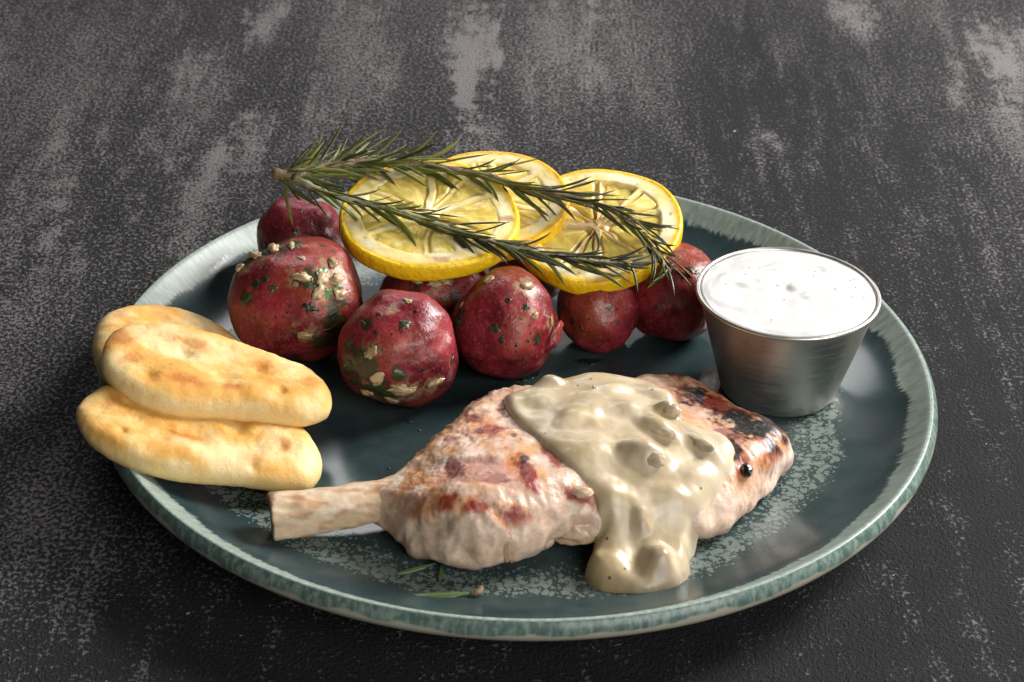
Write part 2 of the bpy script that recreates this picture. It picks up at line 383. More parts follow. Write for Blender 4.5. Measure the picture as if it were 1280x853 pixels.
# ------------------------------------------------------------------ potatoes
def facing(u, v):
    """direction on a potato: u to the right, v upwards on the side turned to the plate's front"""
    w = math.sqrt(max(0.0, 1 - u * u - v * v))
    d = RIGHT * u + UP * v - FWD * w
    return d / np.linalg.norm(d)
class Potato:
    def __init__(s, label, c, R, ax, seed, rotz=0.0, dents=(), herb=(), tan=()):
        s.c = np.array(c, float); s.R = R; s.seed = seed; s.ax = np.array(ax); s.rz = rotz
        s.dents = [np.asarray(d) for d in dents]
        Vi, Fi = ico(6 if R > 15 else 5)
        s.o = thing('red_potato', label, 'potato', (c[0], c[1], c[2]), 'red potatoes heaped on the plate')
        W = s.surf(Vi)
        D = Vi / np.linalg.norm(Vi, axis=1)[:, None]; n1 = fbm(D * 4.5 + seed * 3.3, 4, .65); n2 = fbm(D * 10 + seed, 3, .65)
        cc = np.zeros((len(Vi), 3))
        for ch, L in ((0, herb), (1, tan)):
            for u, v, sz in L:
                ang = np.arccos(np.clip(D @ facing(u, v), -1, 1)) * R
                cc[:, ch] = np.maximum(cc[:, ch], sstep(1.0, .55, ang / sz + .75 * n1 + .35 * n2))
        obj('skin', W, Fi, POT, s.o, cc)
    def rad(s, D):
        ca, sa = math.cos(s.rz), math.sin(s.rz)
        L = np.stack([D[:, 0] * ca + D[:, 1] * sa, -D[:, 0] * sa + D[:, 1] * ca, D[:, 2]], 1)
        r = 1 / np.sqrt((L[:, 0] / s.ax[0]) ** 2 + (L[:, 1] / s.ax[1]) ** 2 + (L[:, 2] / s.ax[2]) ** 2)
        k = s.seed * 5.37
        r = r * (1 + 0.125 * perlin(L * 1.15 + k) + 0.040 * perlin(L * 2.7 + k) + 0.006 * fbm(L * 9 + k, 3))
        for d in s.dents:
            a = 1 - (D @ d); r = r - 0.035 * np.exp(-a / 0.006)
        return r * s.R
    def surf(s, D, h=0.0):
        D = D / np.linalg.norm(D, axis=1)[:, None]
        W = D * (s.rad(D) + h)[:, None]
        # settle on the plate: nothing below the glaze
        g = s.c + W; zmin = plate_z(np.hypot(g[:, 0], g[:, 1])) + 0.05
        W[:, 2] = np.maximum(W[:, 2], zmin - s.c[2]); return W
    def frame(s, d):
        d = d / np.linalg.norm(d); t = np.cross(d, [0.3, 0.2, 0.93]); t /= np.linalg.norm(t); return d, t, np.cross(d, t)
    def flake(s, u, v, size, asp=1.6, rot=0.0, mat=None, seed=1):
        d, t, b = s.frame(facing(u, v)); n, q = 5, 18; size = size * 1.15
        V = [d]; H = [0.22]
        for i in range(1, n):
            for j in range(q):
                a = 2 * math.pi * j / q; rr_ = size / s.R * i / (n - 1) * (1 + 0.95 * float(perlin(np.array([math.cos(a) * 1.5 + seed * 3.1, math.sin(a) * 1.5, seed * 1.7]))) + .55 * float(perlin(np.array([math.cos(a) * 3.2, math.sin(a) * 3.2, seed * 4.7]))))
                x, y = rr_ * math.cos(a) * asp ** .5, rr_ * math.sin(a) / asp ** .5
                x, y = x * math.cos(rot) - y * math.sin(rot), x * math.sin(rot) + y * math.cos(rot)
                V.append(d + t * x + b * y); H.append(0.22 - 0.10 * (i / (n - 1)) ** 2 + 0.26 * float(perlin(np.array([x * s.R * .9, y * s.R * .9, seed * 2.3]))))
        H[-q:] = [-0.15] * q
        W = s.surf(np.array(V), np.array(H))
        F = [(0, 1 + j, 1 + (j + 1) % q) for j in range(q)]
        for i in range(n - 2):
            for j in range(q): F.append((1 + i * q + j, 1 + (i + 1) * q + j, 1 + (i + 1) * q + (j + 1) % q, 1 + i * q + (j + 1) % q))
        obj('herb_flake', W, F, mat or HERB, s.o)
    def lump(s, u, v, size, asp=1.5, rot=0.0, seed=1, flat=0.55, name='garlic_piece', mat=None):
        d, t, b = s.frame(facing(u, v)); Vi, Fi = ico(3)
        sc = (1 + 0.62 * perlin(Vi * 1.35 + seed * 7.7) + 0.24 * perlin(Vi * 3.4 + seed) + .08 * perlin(Vi * 8 + seed)) * 1.12
        W = Vi * sc[:, None]
        x = W[:, 0] * size * asp ** .5; y = W[:, 1] * size / asp ** .5; z = W[:, 2] * size * flat
        x, y = x * math.cos(rot) - y * math.sin(rot), x * math.sin(rot) + y * math.cos(rot)
        base = s.surf(d[None] * 1.0 + (t[None] * x[:, None] + b[None] * y[:, None]) / s.R)
        nd = base / np.linalg.norm(base, axis=1)[:, None]
        obj(name, base + nd * (z + size * flat * 0.2)[:, None], Fi, mat or GARLIC, s.o)

# A: the big one by the flatbreads
pA = Potato('large red potato beside the flatbreads, garlic and herbs on its crown', (-77.5, 25.5, 30.0), 21.8, (1.06, 1.0, 0.97), 1, 0.2, herb=[(.60, -.30, 6), (.30, .30, 5), (-.3, .88, 7), (.66, -.05, 4), (-.62, .70, 5), (.5, -.62, 6), (-.66, .02, 3)], tan=[(.48, .22, 7), (-.45, .82, 8), (.3, -.5, 5), (.62, .5, 5), (-.72, .55, 5), (.1, .36, 4)])
pB = Potato('dark red potato behind the garlic-crowned one, under the rosemary stem', (-80.5, 72.0, 28.5), 16.0, (1.05, 0.95, 1.0), 2)
pC = Potato('red potato with herb-smeared pale tip, between the chop and the largest potato', (-40.0, -1.5, 28.5), 20.2, (1.03, 1.0, 0.97), 3, 0.6, herb=[(-.55, -.30, 8), (-.30, -.62, 8), (-.72, 0, 4), (.02, -.45, 3.5), (-.5, .4, 2.5)], tan=[(.05, -.72, 8), (-.42, -.5, 7), (-.40, -.05, 4), (.6, -.6, 4.5), (-.1, .68, 3), (-.3, -.85, 7)])
pD = Potato('round pinkish red potato with one garlic bead on top, behind the sauce', (-5.2, 19.0, 27.3), 18.5, (0.97, 1.0, 1.0), 4, herb=[(-.85, .1, 4), (.62, -.3, 2.5), (-.06, -.24, 2)], tan=[(.42, .6, 5), (.5, .2, 3), (.85, .0, 3)])
pE = Potato('red potato wedged under the front lemon slice behind two others', (-30.5, 44.0, 25.5), 17.0, (1.08, 1.0, 0.95), 5, .4, herb=[(-.3, .2, 4), (.5, -.2, 4)], tan=[(.1, .15, 5), (-.2, -.3, 4)])
pF = Potato('smooth crimson potato under the sunken lemon slice', (27.8, 38.2, 22.8), 14.5, (1.03, 1.0, 0.98), 6)
pG = Potato('red potato between the lemon slice and the steel cup', (55.5, 46.0, 26.2), 17.2, (1.0, 1.05, 1.0), 7)
pH = Potato('small red potato buried beneath the lemon slices', (2.5, 70.0, 22.5), 14.0, (1.05, 1.0, 1.0), 8)
rs = random.Random(3)
def scatter(p, n, smin, smax, excl=()):
    for i in range(n):
        a = rs.random() * 6.28; r_ = 0.93 * math.sqrt(rs.random())
        p.flake(r_ * math.cos(a), r_ * math.sin(a), smin + (smax - smin) * rs.random() ** 2, 1.1 + rs.random(), rs.random() * 3, HERB, rs.random() * 50)
# A
for u, v, sz, asp, rot in [(-.55, .28, 1.7, 1.2, .4), (-.40, .33, 1.5, 1.1, 1), (-.28, .20, 1.5, 1.2, 0), (-.66, .02, 1.9, 1.5, 1.2), (.28, -.12, 2.2, 1.4, .2), (.62, -.22, 2.2, 1.6, 1.0), (.60, -.42, 2.0, 1.3, .2), (.05, -.52, 1.2, 1.2, 0), (.30, .28, 2.0, 1.6, .3), (.42, .36, 1.7, 1.3, 1.1), (-.25, .90, 2.4, 2.0, .2), (.05, .93, 2.2, 2.2, .2), (-.52, .78, 2.2, 1.8, -.3), (-.72, .62, 2.0, 1.5, 1.0)]:
    pA.flake(u, v, sz, asp, rot, HERB, u * 9 + v * 5)
for u, v, sz, asp, rot in [(.56, .12, 2.0, 1.8, 1.0), (.48, .45, 1.6, 1.5, .7), (.66, .20, 1.3, 1.6, .3)]: pA.flake(u, v, sz, asp, rot, HERBG, u * 7 + v)
for u, v, sz, asp, rot in [(.18, .36, 2.0, 2.0, .1), (.47, .33, 2.0, 1.5, 1.2), (.42, .12, 2.0, 1.9, 1.3), (.66, .32, 1.9, 1.5, .5), (.60, .58, 1.8, 1.6, .9), (.70, .08, 1.7, 1.4, 0), (.22, -.55, 1.8, 2.2, .2), (-.62, .72, 2.0, 1.6, .5), (-.35, .86, 2.2, 1.8, .2), (-.80, .50, 1.6, 1.2, .3), (-.05, .90, 1.5, 1.8, .1), (.15, .70, 1.0, 2.0, 0), (.08, .26, .9, 1.3, 0)]:
    pA.lump(u, v, sz, asp, rot, u * 5 + v * 3)
# C
for u, v, sz, asp, rot in [(.10, .40, 1.7, 1.3, .3), (.02, -.42, 2.2, 1.6, .3), (-.50, -.10, 2.0, 1.3, 1.2), (-.70, -.25, 2.4, 1.3, 1.4), (-.38, -.62, 3.0, 1.4, .6), (-.55, .42, 1.0, 1.3, 0), (-.72, .10, 1.4, 1.2, .5), (.40, -.35, .8, 1.2, 0), (.86, -.18, 1.4, 1.3, 1.2), (-.28, .55, .8, 1.1, 0), (-.20, -.75, 2.2, 1.8, .2), (-.62, -.50, 2.0, 1.6, 1.2), (-.30, .22, .8, 1.1, 0), (.30, .62, .7, 1.2, 0)]:
    pC.flake(u, v, sz, asp, rot, HERB, u * 9 + v * 5 + 3)
for u, v, sz, asp, rot in [(.02, -.66, 2.6, 1.6, .2), (.22, -.68, 1.5, 1.3, .6), (-.38, -.05, 1.6, 1.2, 1.0), (-.30, -.45, 1.9, 1.6, 1.5), (.62, -.58, 1.8, 2.2, .8), (-.52, -.72, 1.8, 1.4, .4), (.15, .78, 1.2, 1.8, 0), (-.10, -.88, 1.6, 2.0, 0)]:
    pC.lump(u, v, sz, asp, rot, u * 5 + v * 3 + 9, 0.4)
# D
for u, v, sz, asp, rot in [(-.18, -.10, 1.7, 1.1, 0), (-.05, -.28, 1.3, 1.3, .4), (.62, -.35, 1.3, 1.2, .4), (.42, -.30, .7, 1.1, 0), (.08, .42, 1.0, 1.2, 0), (.40, .30, 1.2, 1.3, .6), (.30, .10, .6, 1.2, 0), (-.80, .20, 1.8, 1.2, 1), (.20, -.38, .6, 1, 0), (-.86, .02, 1.6, 1.3, .8)]:
    pD.flake(u, v, sz, asp, rot, HERB, u * 9 + v * 5 + 6)
for u, v, sz, asp, rot in [(-.30, .80, 1.7, 1.0, 0), (.55, .15, 1.1, 1.3, .5), (.40, .66, 1.6, 1.4, .3), (.86, .02, 1.1, 2.0, 1.4), (-.82, .36, 1.0, 1.3, .4)]:
    pD.lump(u, v, sz, asp, rot, u * 5 + v * 3 + 2, 0.5)
pD.lump(.93, -.22, 3.6, 1.7, 1.0, 4.2, 0.55, 'skin_flap', POT)
scatter(pB, 6, .7, 1.8); scatter(pE, 9, .8, 2.0); scatter(pF, 7, .5, 1.3); scatter(pG, 8, .5, 1.5)
for u, v in [(.02, .12), (.3, .18), (-.35, .2)]: pE.lump(u, v, 1.6, 1.7, .2, u * 9)
pB.lump(.1, -.1, 1.3, 1.4, .2, 3)

# ------------------------------------------------------------------ lemon slices
PITH = mat_col('lemon_pith', 0.42, 420, 0.35, 0.0006, sss=0.25, radius=(1, .75, .3), sscale=0.003, var=0.12, vscale=220)
PULP = mat_col('roasted_lemon_pulp', 0.24, 330, 0.30, 0.0007, sss=0.65, radius=(1, .8, .3), sscale=0.004, coat=0.15, var=0.12, vscale=260, spec=0.45)
def lemon(label, c, R, rx, ry, rz, nseg, seed, sunk, ph0=0.0, oval=0.03, thick=6.6):
    o = thing('lemon_slice', label, 'lemon slice', c, 'grilled lemon slices on the potatoes')
    o.rotation_euler = (Matrix.Rotation(math.radians(ry), 3, 'Y') @ Matrix.Rotation(math.radians(rx), 3, 'X') @ Matrix.Rotation(math.radians(rz), 3, 'Z')).to_euler()
    def Rt(a): return R * (1 + oval * np.cos(2 * a + seed) + 0.015 * np.cos(3 * a + 2 * seed))
    def warp(V):
        V = np.array(V, float); r = np.hypot(V[:, 0], V[:, 1])
        V[:, 2] += 1.1 * (r / R) ** 2 * perlin(np.stack([V[:, 0] / 24 + seed, V[:, 1] / 24, V[:, 0] * 0], 1)) * 1.3
        return V
    N = 200; a = np.linspace(0, 2 * math.pi, N, endpoint=False)
    prof = catmull([(-2.4, -0.25), (-1.5, 0.05), (-.7, -0.1), (-.15, -.75), (0.05, -1.8), (0.1, -3.3), (-.05, -5.0), (-.5, -6.1), (-1.3, -thick), (-2.6, -thick)], 3)
    X = (Rt(a)[None] + prof[:, 0][:, None]); Zr = np.repeat(prof[:, 1][:, None], N, 1)
    V = np.stack([X * np.cos(a), X * np.sin(a), Zr], -1).reshape(-1, 3)
    obj('rind', warp(V), flip(grid_faces(len(prof), N)), RIND, o)
    # face: pith ring, membranes and core, with a sunken pocket for every segment
    Kf = 70; f = np.linspace(0.01, 1, Kf)
    Rin = Rt(a) - 1.6
    Xr = f[:, None] * Rin[None]; A = np.repeat(a[None], Kf, 0)
    bounds = ph0 + (np.arange(nseg) + 0.28 * np.sin(np.arange(nseg) * 2.1 + seed)) * 2 * math.pi / nseg
    da = np.min(np.abs((A[..., None] - bounds + math.pi) % (2 * math.pi) - math.pi), -1)
    mem = da * Xr
    Xr0, A0 = Xr, A
    gx, gy = Xr * np.cos(A), Xr * np.sin(A)
    wx = .9 * perlin(np.stack([gx / 8, gy / 8, A * 0 + seed * 5], -1)); wy = .9 * perlin(np.stack([gx / 8, gy / 8, A * 0 + seed * 7], -1))
    Am = np.arctan2(gy + wy, gx + wx)
    dd = np.abs((Am[..., None] - bounds + math.pi) % (2 * math.pi) - math.pi); near = dd.argmin(-1)
    mem = dd.min(-1) * Xr - (0.25 + .5 * np.sin(near * 3.7 + seed))
    mtop = 0.05 + 0.35 * np.sin(near * 5.1 + seed * 2) * sstep(1.5, 0, mem)
    wob = perlin(np.stack([Xr * np.cos(A) / 5, Xr * np.sin(A) / 5, A * 0 + seed], -1))
    pith_w = 5.2 + 1.0 * wob
    pocket = sstep(0.2, 1.0, mem + 0.4 * wob) * sstep(0.3, 2.2, (Rin - pith_w) - Xr) * sstep(2.2, 5.0, Xr)
    depth = sunk * (0.75 + 0.5 * wob)
    Zf = -pocket * depth - (1 - pocket) * sunk * np.clip(mtop, 0, 1) * sstep(Rin * .82, Rin * .45, Xr) - 0.5 * sunk * sstep(14, 2, Xr) * 0.6 + 0.25 * wob
    P3 = np.stack([Xr * np.cos(A), Xr * np.sin(A), Zf], -1)
    pn = fbm(np.stack([P3[..., 0] / 7, P3[..., 1] / 7, A * 0 + seed * 3], -1), 4)
    col = np.zeros((Kf, N, 3)) + np.array([0.88, 0.71, 0.29])
    col = mixc(col, (0.90, 0.80, 0.52), sstep(-.2, .5, pn) * (1 - pocket))
    col = mixc(col, (0.80, 0.53, 0.09), pocket * .8)
    col = mixc(col, (0.82, 0.50, 0.03), sstep(2.2, 0.0, Rin - Xr))
    if sunk > 2: col = mixc(col, (0.50, 0.30, 0.12), sstep(17, 6, Xr + 5 * pn) * .7)
    # grill marks
    lin = P3[..., 0] * math.cos(seed * 1.3) + P3[..., 1] * math.sin(seed * 1.3)
    g = sstep(0.80, 1.0, np.cos(lin / 11.0 * math.pi + seed)) * sstep(-.05, .4, pn) * (1 - pocket * .6)
    col = mixc(col, (0.42, 0.16, 0.05), g * .75)
    spot = sstep(.62, .80, fbm(np.stack([P3[..., 0] / 2.6, P3[..., 1] / 2.6, A * 0 + seed * 9], -1), 2))
    col = mixc(col, (0.30, 0.12, 0.03), spot * .7)
    V = P3.reshape(-1, 3); Fc = grid_faces(Kf, N)
    Vb = np.stack([Rin * np.cos(a), Rin * np.sin(a), a * 0 - thick + .05], -1)
    V2 = np.vstack([V, Vb, [[0, 0, -thick + .05]]]); nb = len(V)
    Fc += [(nb + N, nb + (i + 1) % N, nb + i) for i in range(N)]
    cc = np.vstack([col.reshape(-1, 3), np.full((N + 1, 3), (0.8, 0.68, 0.4))])
    me = obj('pith', warp(V2), flip(Fc), PITH.m, o, cc)
    # pulp in every pocket
    for i in range(nseg):
        a0 = bounds[i]; a1 = bounds[(i + 1) % nseg]
        if a1 < a0: a1 += 2 * math.pi
        nu, nv = 26, 34
        fill = (0.80 + 0.28 * math.sin(i * 2.7 + seed * 4)) * (1.0 if sunk < 3 else .75)
        U, Wv = np.meshgrid(np.linspace(0, 1, nu), np.linspace(0, 1, nv), indexing='ij')
        ri = 3.5; Ro = np.interp((a0 + (a1 - a0) * Wv) % (2 * math.pi), a, Rin, period=2 * math.pi) - 4.6
        Rr = ri + (Ro - ri) * U
        gap = np.minimum(0.45, 0.8 / np.maximum(Rr * (a1 - a0), 1e-3))
        An = a0 + (a1 - a0) * (gap + (1 - 2 * gap) * Wv); An = An - .9 * perlin(np.stack([Rr * np.cos(An) / 8, Rr * np.sin(An) / 8, An * 0 + seed * 7], -1)) * np.cos(An) / Rr + .9 * perlin(np.stack([Rr * np.cos(An) / 8, Rr * np.sin(An) / 8, An * 0 + seed * 5], -1)) * np.sin(An) / Rr
        x, y = Rr * np.cos(An), Rr * np.sin(An)
        e = np.minimum(np.minimum(U, 1 - U) * (Ro - ri), np.minimum(Wv, 1 - Wv) * Rr * (a1 - a0))
        ve = np.abs(perlin(np.stack([An * 16, Rr / 5.5, U * 0 + i + seed], -1)))
        z = -sunk * (1.15 - fill * sstep(0, 2.0, e)) + 0.18 * ve + 0.4 * perlin(np.stack([x / 4, y / 4, U * 0 + seed + i], -1)) - 0.3 * sstep(16, 4, Rr)
        Vp = np.stack([x, y, z], -1).reshape(-1, 3)
        tn = (0.5 + 0.35 * math.sin(i * 1.9 + seed * 3) + 0.4 * perlin(np.stack([x / 6, y / 6, U * 0 + seed * 2], -1))).ravel()
        cp = np.zeros((nu * nv, 3)) + np.array([0.74, 0.55, 0.12])
        cp = mixc(cp, (0.90, 0.69, 0.17), np.clip(tn, 0, 1)); cp = mixc(cp, (0.92, 0.78, 0.36), sstep(.6, 1.0, tn) * .5)
        Fp = [(q * nv + p, (q + 1) * nv + p, (q + 1) * nv + p + 1, q * nv + p + 1) for q in range(nu - 1) for p in range(nv - 1)]
        obj('pulp_segment', warp(Vp), Fp, PULP.m, o, cp)
    return o
lemon('lemon slice nearest the rosemary base, its full pulp overlapping the middle slice', (-33.1, 50.8, 53.0), 31.0, 12, 0, 20, 9, 1.0, 1.0)
lemon('half-hidden middle lemon slice tucked between the two others', (-13.8, 68.7, 49.5), 29.5, 13, -3, 75, 9, 2.3, 1.0)
lemon('sunken lemon slice with collapsed stringy core beside the steel cup', (26.6, 58.5, 46.8), 30.3, 15, -2, 140, 8, 3.4, 2.6)

# ------------------------------------------------------------------ flatbreads
BREAD = mat_col('baked_flatbread', 0.55, 900, 0.35, 0.0005, sss=0.12, radius=(1, .6, .25), sscale=0.003, var=0.06, vscale=900)
def bread(label, outline, spine, plane, T, seed, brown, dimples):
    """plane: bottom z = p0 + px*(x-x0) + py*(y-y0)"""
    O = resample(catmull(outline, 12, True), 300); S = spine_rings(O, spine, 41)
    cx, cy = O.mean(0)
    prof = [(1.0, .06), (.55, .0), (.22, 0.0), (.09, .03), (.03, .14), (.005, .30), (0, .42), (.015, .55), (.05, .69), (.10, .80), (.165, .89), (.24, .955), (.33, .99)] + [(f, 1.0) for f in np.linspace(.40, 1.0, 48)]
    V = np.concatenate([np.c_[O * (1 - f) + S * f, np.full(len(O), h)] for f, h in prof])
    F = grid_faces(len(prof), 300)
    h = V[:, 2].copy(); x, y = V[:, 0], V[:, 1]
    puff = fbm(np.stack([x / 22 + seed, y / 18, x * 0 + seed], 1), 3)
    top = sstep(.5, 1.0, h)
    base = plane(x, y)
    V[:, 2] = base + h * T + top * (1.25 * puff)
    for dx, dy, dd, dr in dimples:
        V[:, 2] -= top * dd * np.exp(-(((x - dx) ** 2 + (y - dy) ** 2) / dr ** 2))
    V += normals(V, F) * (0.16 * fbm(V / 3.0 + seed, 3))[:, None]
    n = normals(V, F)
    bn = fbm(np.stack([x / 22 + seed * 3, y / 13, h * 0], 1), 4, 0.5)
    c = np.zeros_like(V) + np.array([0.77, 0.515, 0.18])
    c = mixc(c, (0.80, 0.60, 0.29), sstep(.1, -.4, bn))
    c = mixc(c, (0.68, 0.335, 0.055), sstep(-.25, .40, bn + .35 * (puff)) * sstep(.45, .95, h) * .9)
    for bx, by, rx_, ry_, an, st in brown:
        ca, sa = math.cos(an), math.sin(an); u = ((x - bx) * ca + (y - by) * sa) / rx_; v = (-(x - bx) * sa + (y - by) * ca) / ry_
        d = np.sqrt(u * u + v * v) + .55 * fbm(np.stack([x / 6, y / 6, h * 0 + seed], 1), 4)
        mk = sstep(1.7, .0, d) * sstep(.35, .8, h)
        c = mixc(c, (0.68, 0.29, 0.04), mk * st); c = mixc(c, (0.42, 0.13, 0.015), sstep(.55, 1.0, mk) * st * .8)
    c = mixc(c, (0.78, 0.57, 0.24), sstep(.75, .3, h) * .8)
    b = thing('flatbread', label, 'flatbread', (cx, cy, 0), 'small flatbreads leaning over the plate rim')
    obj('crumb', V - np.array([cx, cy, 0]), F, BREAD.m, b, c)
bread('bottom flatbread, overhanging the plate rim beside the chop bone',
      [(-137.9, -54.3), (-135.2, -44.2), (-127.5, -37.0), (-106.5, -34.0), (-88.6, -34.0), (-73.7, -36.0), (-65.6, -42.2), (-61.5, -52.6), (-64.0, -62.0), (-70.5, -65.5), (-86.0, -67.7), (-104.7, -71.6), (-119.6, -70.2), (-131.6, -64.3)],
      [(-121, -54), (-100, -53), (-78, -51)], lambda x, y: 12.0 + 0.235 * np.maximum(-64 - x, -4) + .10 * (y + 53), 9.2, 1.0,
      [(-103, -58, 8, 4, .2, .9), (-74, -52, 8, 5, .1, .55), (-128, -50, 7, 4, .6, .5), (-112, -47, 12, 4, 0, .5), (-85, -44, 14, 4, 0, .6), (-82, -62, 4, 3, 0, .4)],
      [(-100, -55, 1.3, 4), (-122, -62, 1.2, 1.6), (-82, -64, 1.2, 1.8), (-88, -50, 1.4, 3), (-74, -54, 1.0, 2)])
bread('back flatbread, mostly covered by the topmost one',
      [(-142.0, -4.0), (-139.5, 7.9), (-131, 17), (-120.0, 21.6), (-106.5, 19.5), (-93.0, 9.5), (-85, -3), (-86, -18), (-96, -26), (-112, -31), (-128, -30), (-138, -22)],
      [(-120, -5), (-104, -6)], lambda x, y: 12.3 + 0.29 * np.maximum(-88 - x, -2) + .03 * (y + 8), 9.8, 2.0,
      [(-134, 4, 6, 5, .9, .4), (-118, 14, 10, 4, -.2, .3)], [(-125, 9, .8, 3)])
bread('topmost flatbread with brown blisters, resting on the two others',
      [(-133.8, -27.4), (-131.2, -18.0), (-124, -13), (-113.2, -9.6), (-97.0, -11.0), (-82.0, -14.6), (-69.5, -18.5), (-61.5, -26.0), (-60.8, -36.0), (-67.9, -43.0), (-78, -45.5), (-92.6, -47.6), (-108.6, -51.4), (-122.0, -48.6), (-131.7, -39.4)],
      [(-116, -31), (-100, -30), (-78, -31)], lambda x, y: 22.6 + 0.205 * np.maximum(-64 - x, -4) + .08 * (y + 31), 9.4, 3.3,
      [(-128, -25, 5, 8, .3, .75), (-104, -42, 14, 3.5, .15, .9), (-90, -40, 7, 3.5, .1, .8), (-106, -22, 9, 3, -.2, .55), (-82, -26, 6, 3.5, -.2, .7), (-80, -33, 5, 2.5, 0, .5), (-67, -30, 4, 4, 0, .45), (-122, -35, 5, 3, .5, .45)],
      [(-108, -27, 1.4, 2.6), (-117, -42, 1.5, 3), (-84, -29, 1.3, 3), (-76, -37, 1.4, 2.2), (-95, -33, 1.0, 5)])

# ------------------------------------------------------------------ pork chop
MEAT = mat_col('grilled_pork', 0.36, 700, 0.35, 0.0006, sss=0.18, radius=(1, .5, .35), sscale=0.0025, coat=0.06, var=0.2, vscale=330, spec=0.5, coatr=.2)
BONEM = mat_col('scraped_rib_bone', 0.45, 380, 0.35, 0.0006, sss=0.12, radius=(1, .7, .45), var=0.14, vscale=240)
CHAR = simple('charred_fat', (0.004, 0.004, 0.004), (0.015, 0.012, 0.010), 300, 0.18, 0.4, 500, coat=0.5)
chop = thing('pork_chop', 'bone-in grilled pork chop with char stripes lying across the plate front', 'pork chop', (0, 0, 0))
CO = [(-48.0, -75.4), (-44.5, -72.0), (-40.0, -68.6), (-36.0, -63.6), (-31.0, -56.4), (-26.0, -47.8), (-19.0, -34.9), (-9.5, -20.5), (0, -17.0), (6, -19), (19.0, -15.4), (32.5, -10.0), (46.2, -2.5), (56.0, -2.0), (66.9, -14.4), (77.9, -25.4), (86.2, -34.4), (88.4, -42.0), (84.0, -53.4), (72.5, -67.9), (59.0, -81.0), (43.0, -87.0), (26.0, -88.0), (13.5, -90.2), (4.1, -95.7), (-4.2, -98.6), (-14.7, -99.2), (-24.5, -95.6), (-31.0, -90.0), (-36.0, -85.8), (-40.5, -82.4), (-45.0, -79.6), (-48.0, -77.4)]
N = 640
O = resample(catmull(CO, 14, True), N)
S = spine_rings(O, [(-32, -74.5), (-14, -71), (0, -60), (25, -50), (48, -42), (64, -40)], 61)
prof = [(.34, .02), (.20, .0), (.10, .03), (.045, .09), (.015, .18), (0, .29), (0, .41), (.015, .53), (.04, .64), (.075, .735), (.12, .82), (.175, .89), (.24, .945), (.32, .985), (.40, 1.0)]
prof = catmull(prof, 3).tolist() + [(f, 1.0) for f in np.linspace(.42, 1.0, 60)]
V = np.concatenate([np.c_[O * (1 - f) + S * f, np.full(N, h)] for f, h in prof]); F = grid_faces(len(prof), N)
x, y, h = V[:, 0].copy(), V[:, 1].copy(), V[:, 2].copy()
thick = 23.5 - 4.5 * sstep(8, 42, x) * sstep(-50, -86, y) - 5.5 * sstep(20, 85, x) - 3.0 * sstep(-50, -5, y) + 2.0 * np.exp(-((x + 5) ** 2 + (y + 80) ** 2) / 400) - 9.2 * sstep(-12, -46, x)
lift = 10.0 + 4.0 * np.exp(-((x - 18) ** 2) / 500) * sstep(-70, -92, y) * (1 - h) + 3.0 * sstep(-28, -44, x) * (1 - h)
V[:, 2] = lift + h * (thick + 10.0 - lift)
n = normals(V, F); side = 1 - sstep(.62, .93, h); topm = 1 - side
front = sstep(-60, -85, y)
q = np.stack([x, y, V[:, 2]], 1)
lump = fbm(q / np.array([13, 13, 15]) + 3, 2); cr = fbm(q / 3.2 + 9, 3); ridg = 1 - np.abs(perlin(q / np.array([6.5, 6.5, 9]) + 5)) * 2
fibre = perlin(np.stack([(x * .8 + y * .6) / 1.3, (x * -.6 + y * .8) / 9, V[:, 2] / 5], 1))
backleft = sstep(12, -18, x) * sstep(-78, -55, y)
disp = 1.5 * lump * (0.5 + side) + side * front * (0.8 * np.clip(ridg, -1, 1) * sstep(60, 10, x)) + cr * (0.12 + 0.42 * backleft * (0.3 + 0.7 * ridg.clip(0, 1))) + .16 * fibre * sstep(5, 40, x) + 0.05 * fbm(q / 1.1, 2)
edge = np.exp(-((h - .85) / .10) ** 2) * sstep(30, 0, x)
disp += edge * (0.6 * cr)
# eye of lean sits a little lower than its fat collar
eye = sstep(1.15, .6, np.sqrt(((x + 10) / 15) ** 2 + ((y + 80) / 8) ** 2) + .25 * lump)
disp -= 1.1 * eye * topm
disp *= 0.15 + .85 * sstep(-43, -28, x)
V = V + n * disp[:, None]
# colour of the meat itself
c = np.zeros_like(V) + np.array([0.60, 0.395, 0.285])
c = mixc(c, (0.73, 0.56, 0.45), sstep(-.2, .5, fbm(q / 9 + 4, 4)))
c = mixc(c, (0.54, 0.30, 0.18), sstep(.1, .6, fbm(q / 14 + 11, 4)) * .7)
c = mixc(c, (0.55, 0.36, 0.24), side * front * .6)
c = mixc(c, (0.68, 0.54, 0.41), side * front * sstep(.1, .7, ridg) * .5)
c = mixc(c, (0.62, 0.28, 0.075), sstep(.05, .45, fbm(q / 7.5 + 21, 4)) * topm * .62)
c = mixc(c, (0.46, 0.20, 0.16), eye * topm * .70)
w1 = fbm(np.stack([x / 5.5, y / 5.5, x * 0], 1) + 2, 4, .6); w2 = fbm(np.stack([x / 2.2, y / 2.2, x * 0], 1) + 7, 3, .6)
def blob(c, bx, by, rx_, ry_, an, col, st, soft=.45, use=None, wn=.55):
    a_ = math.radians(an); ca, sa = math.cos(a_), math.sin(a_)
    u = ((x - bx) * ca + (y - by) * sa) / rx_; v = (-(x - bx) * sa + (y - by) * ca) / ry_
    d = np.sqrt(u * u + v * v) + wn * .8 * w1 + .28 * w2 - .12
    return mixc(c, col, sstep(1.05, 1.05 - soft, d) * st * (topm if use is None else use))
OR, RED, DRED, BLK = (0.58, 0.19, 0.03), (0.24, 0.016, 0.014), (0.13, 0.012, 0.014), (0.008, 0.006, 0.006)
hi = sstep(.55, .8, h)
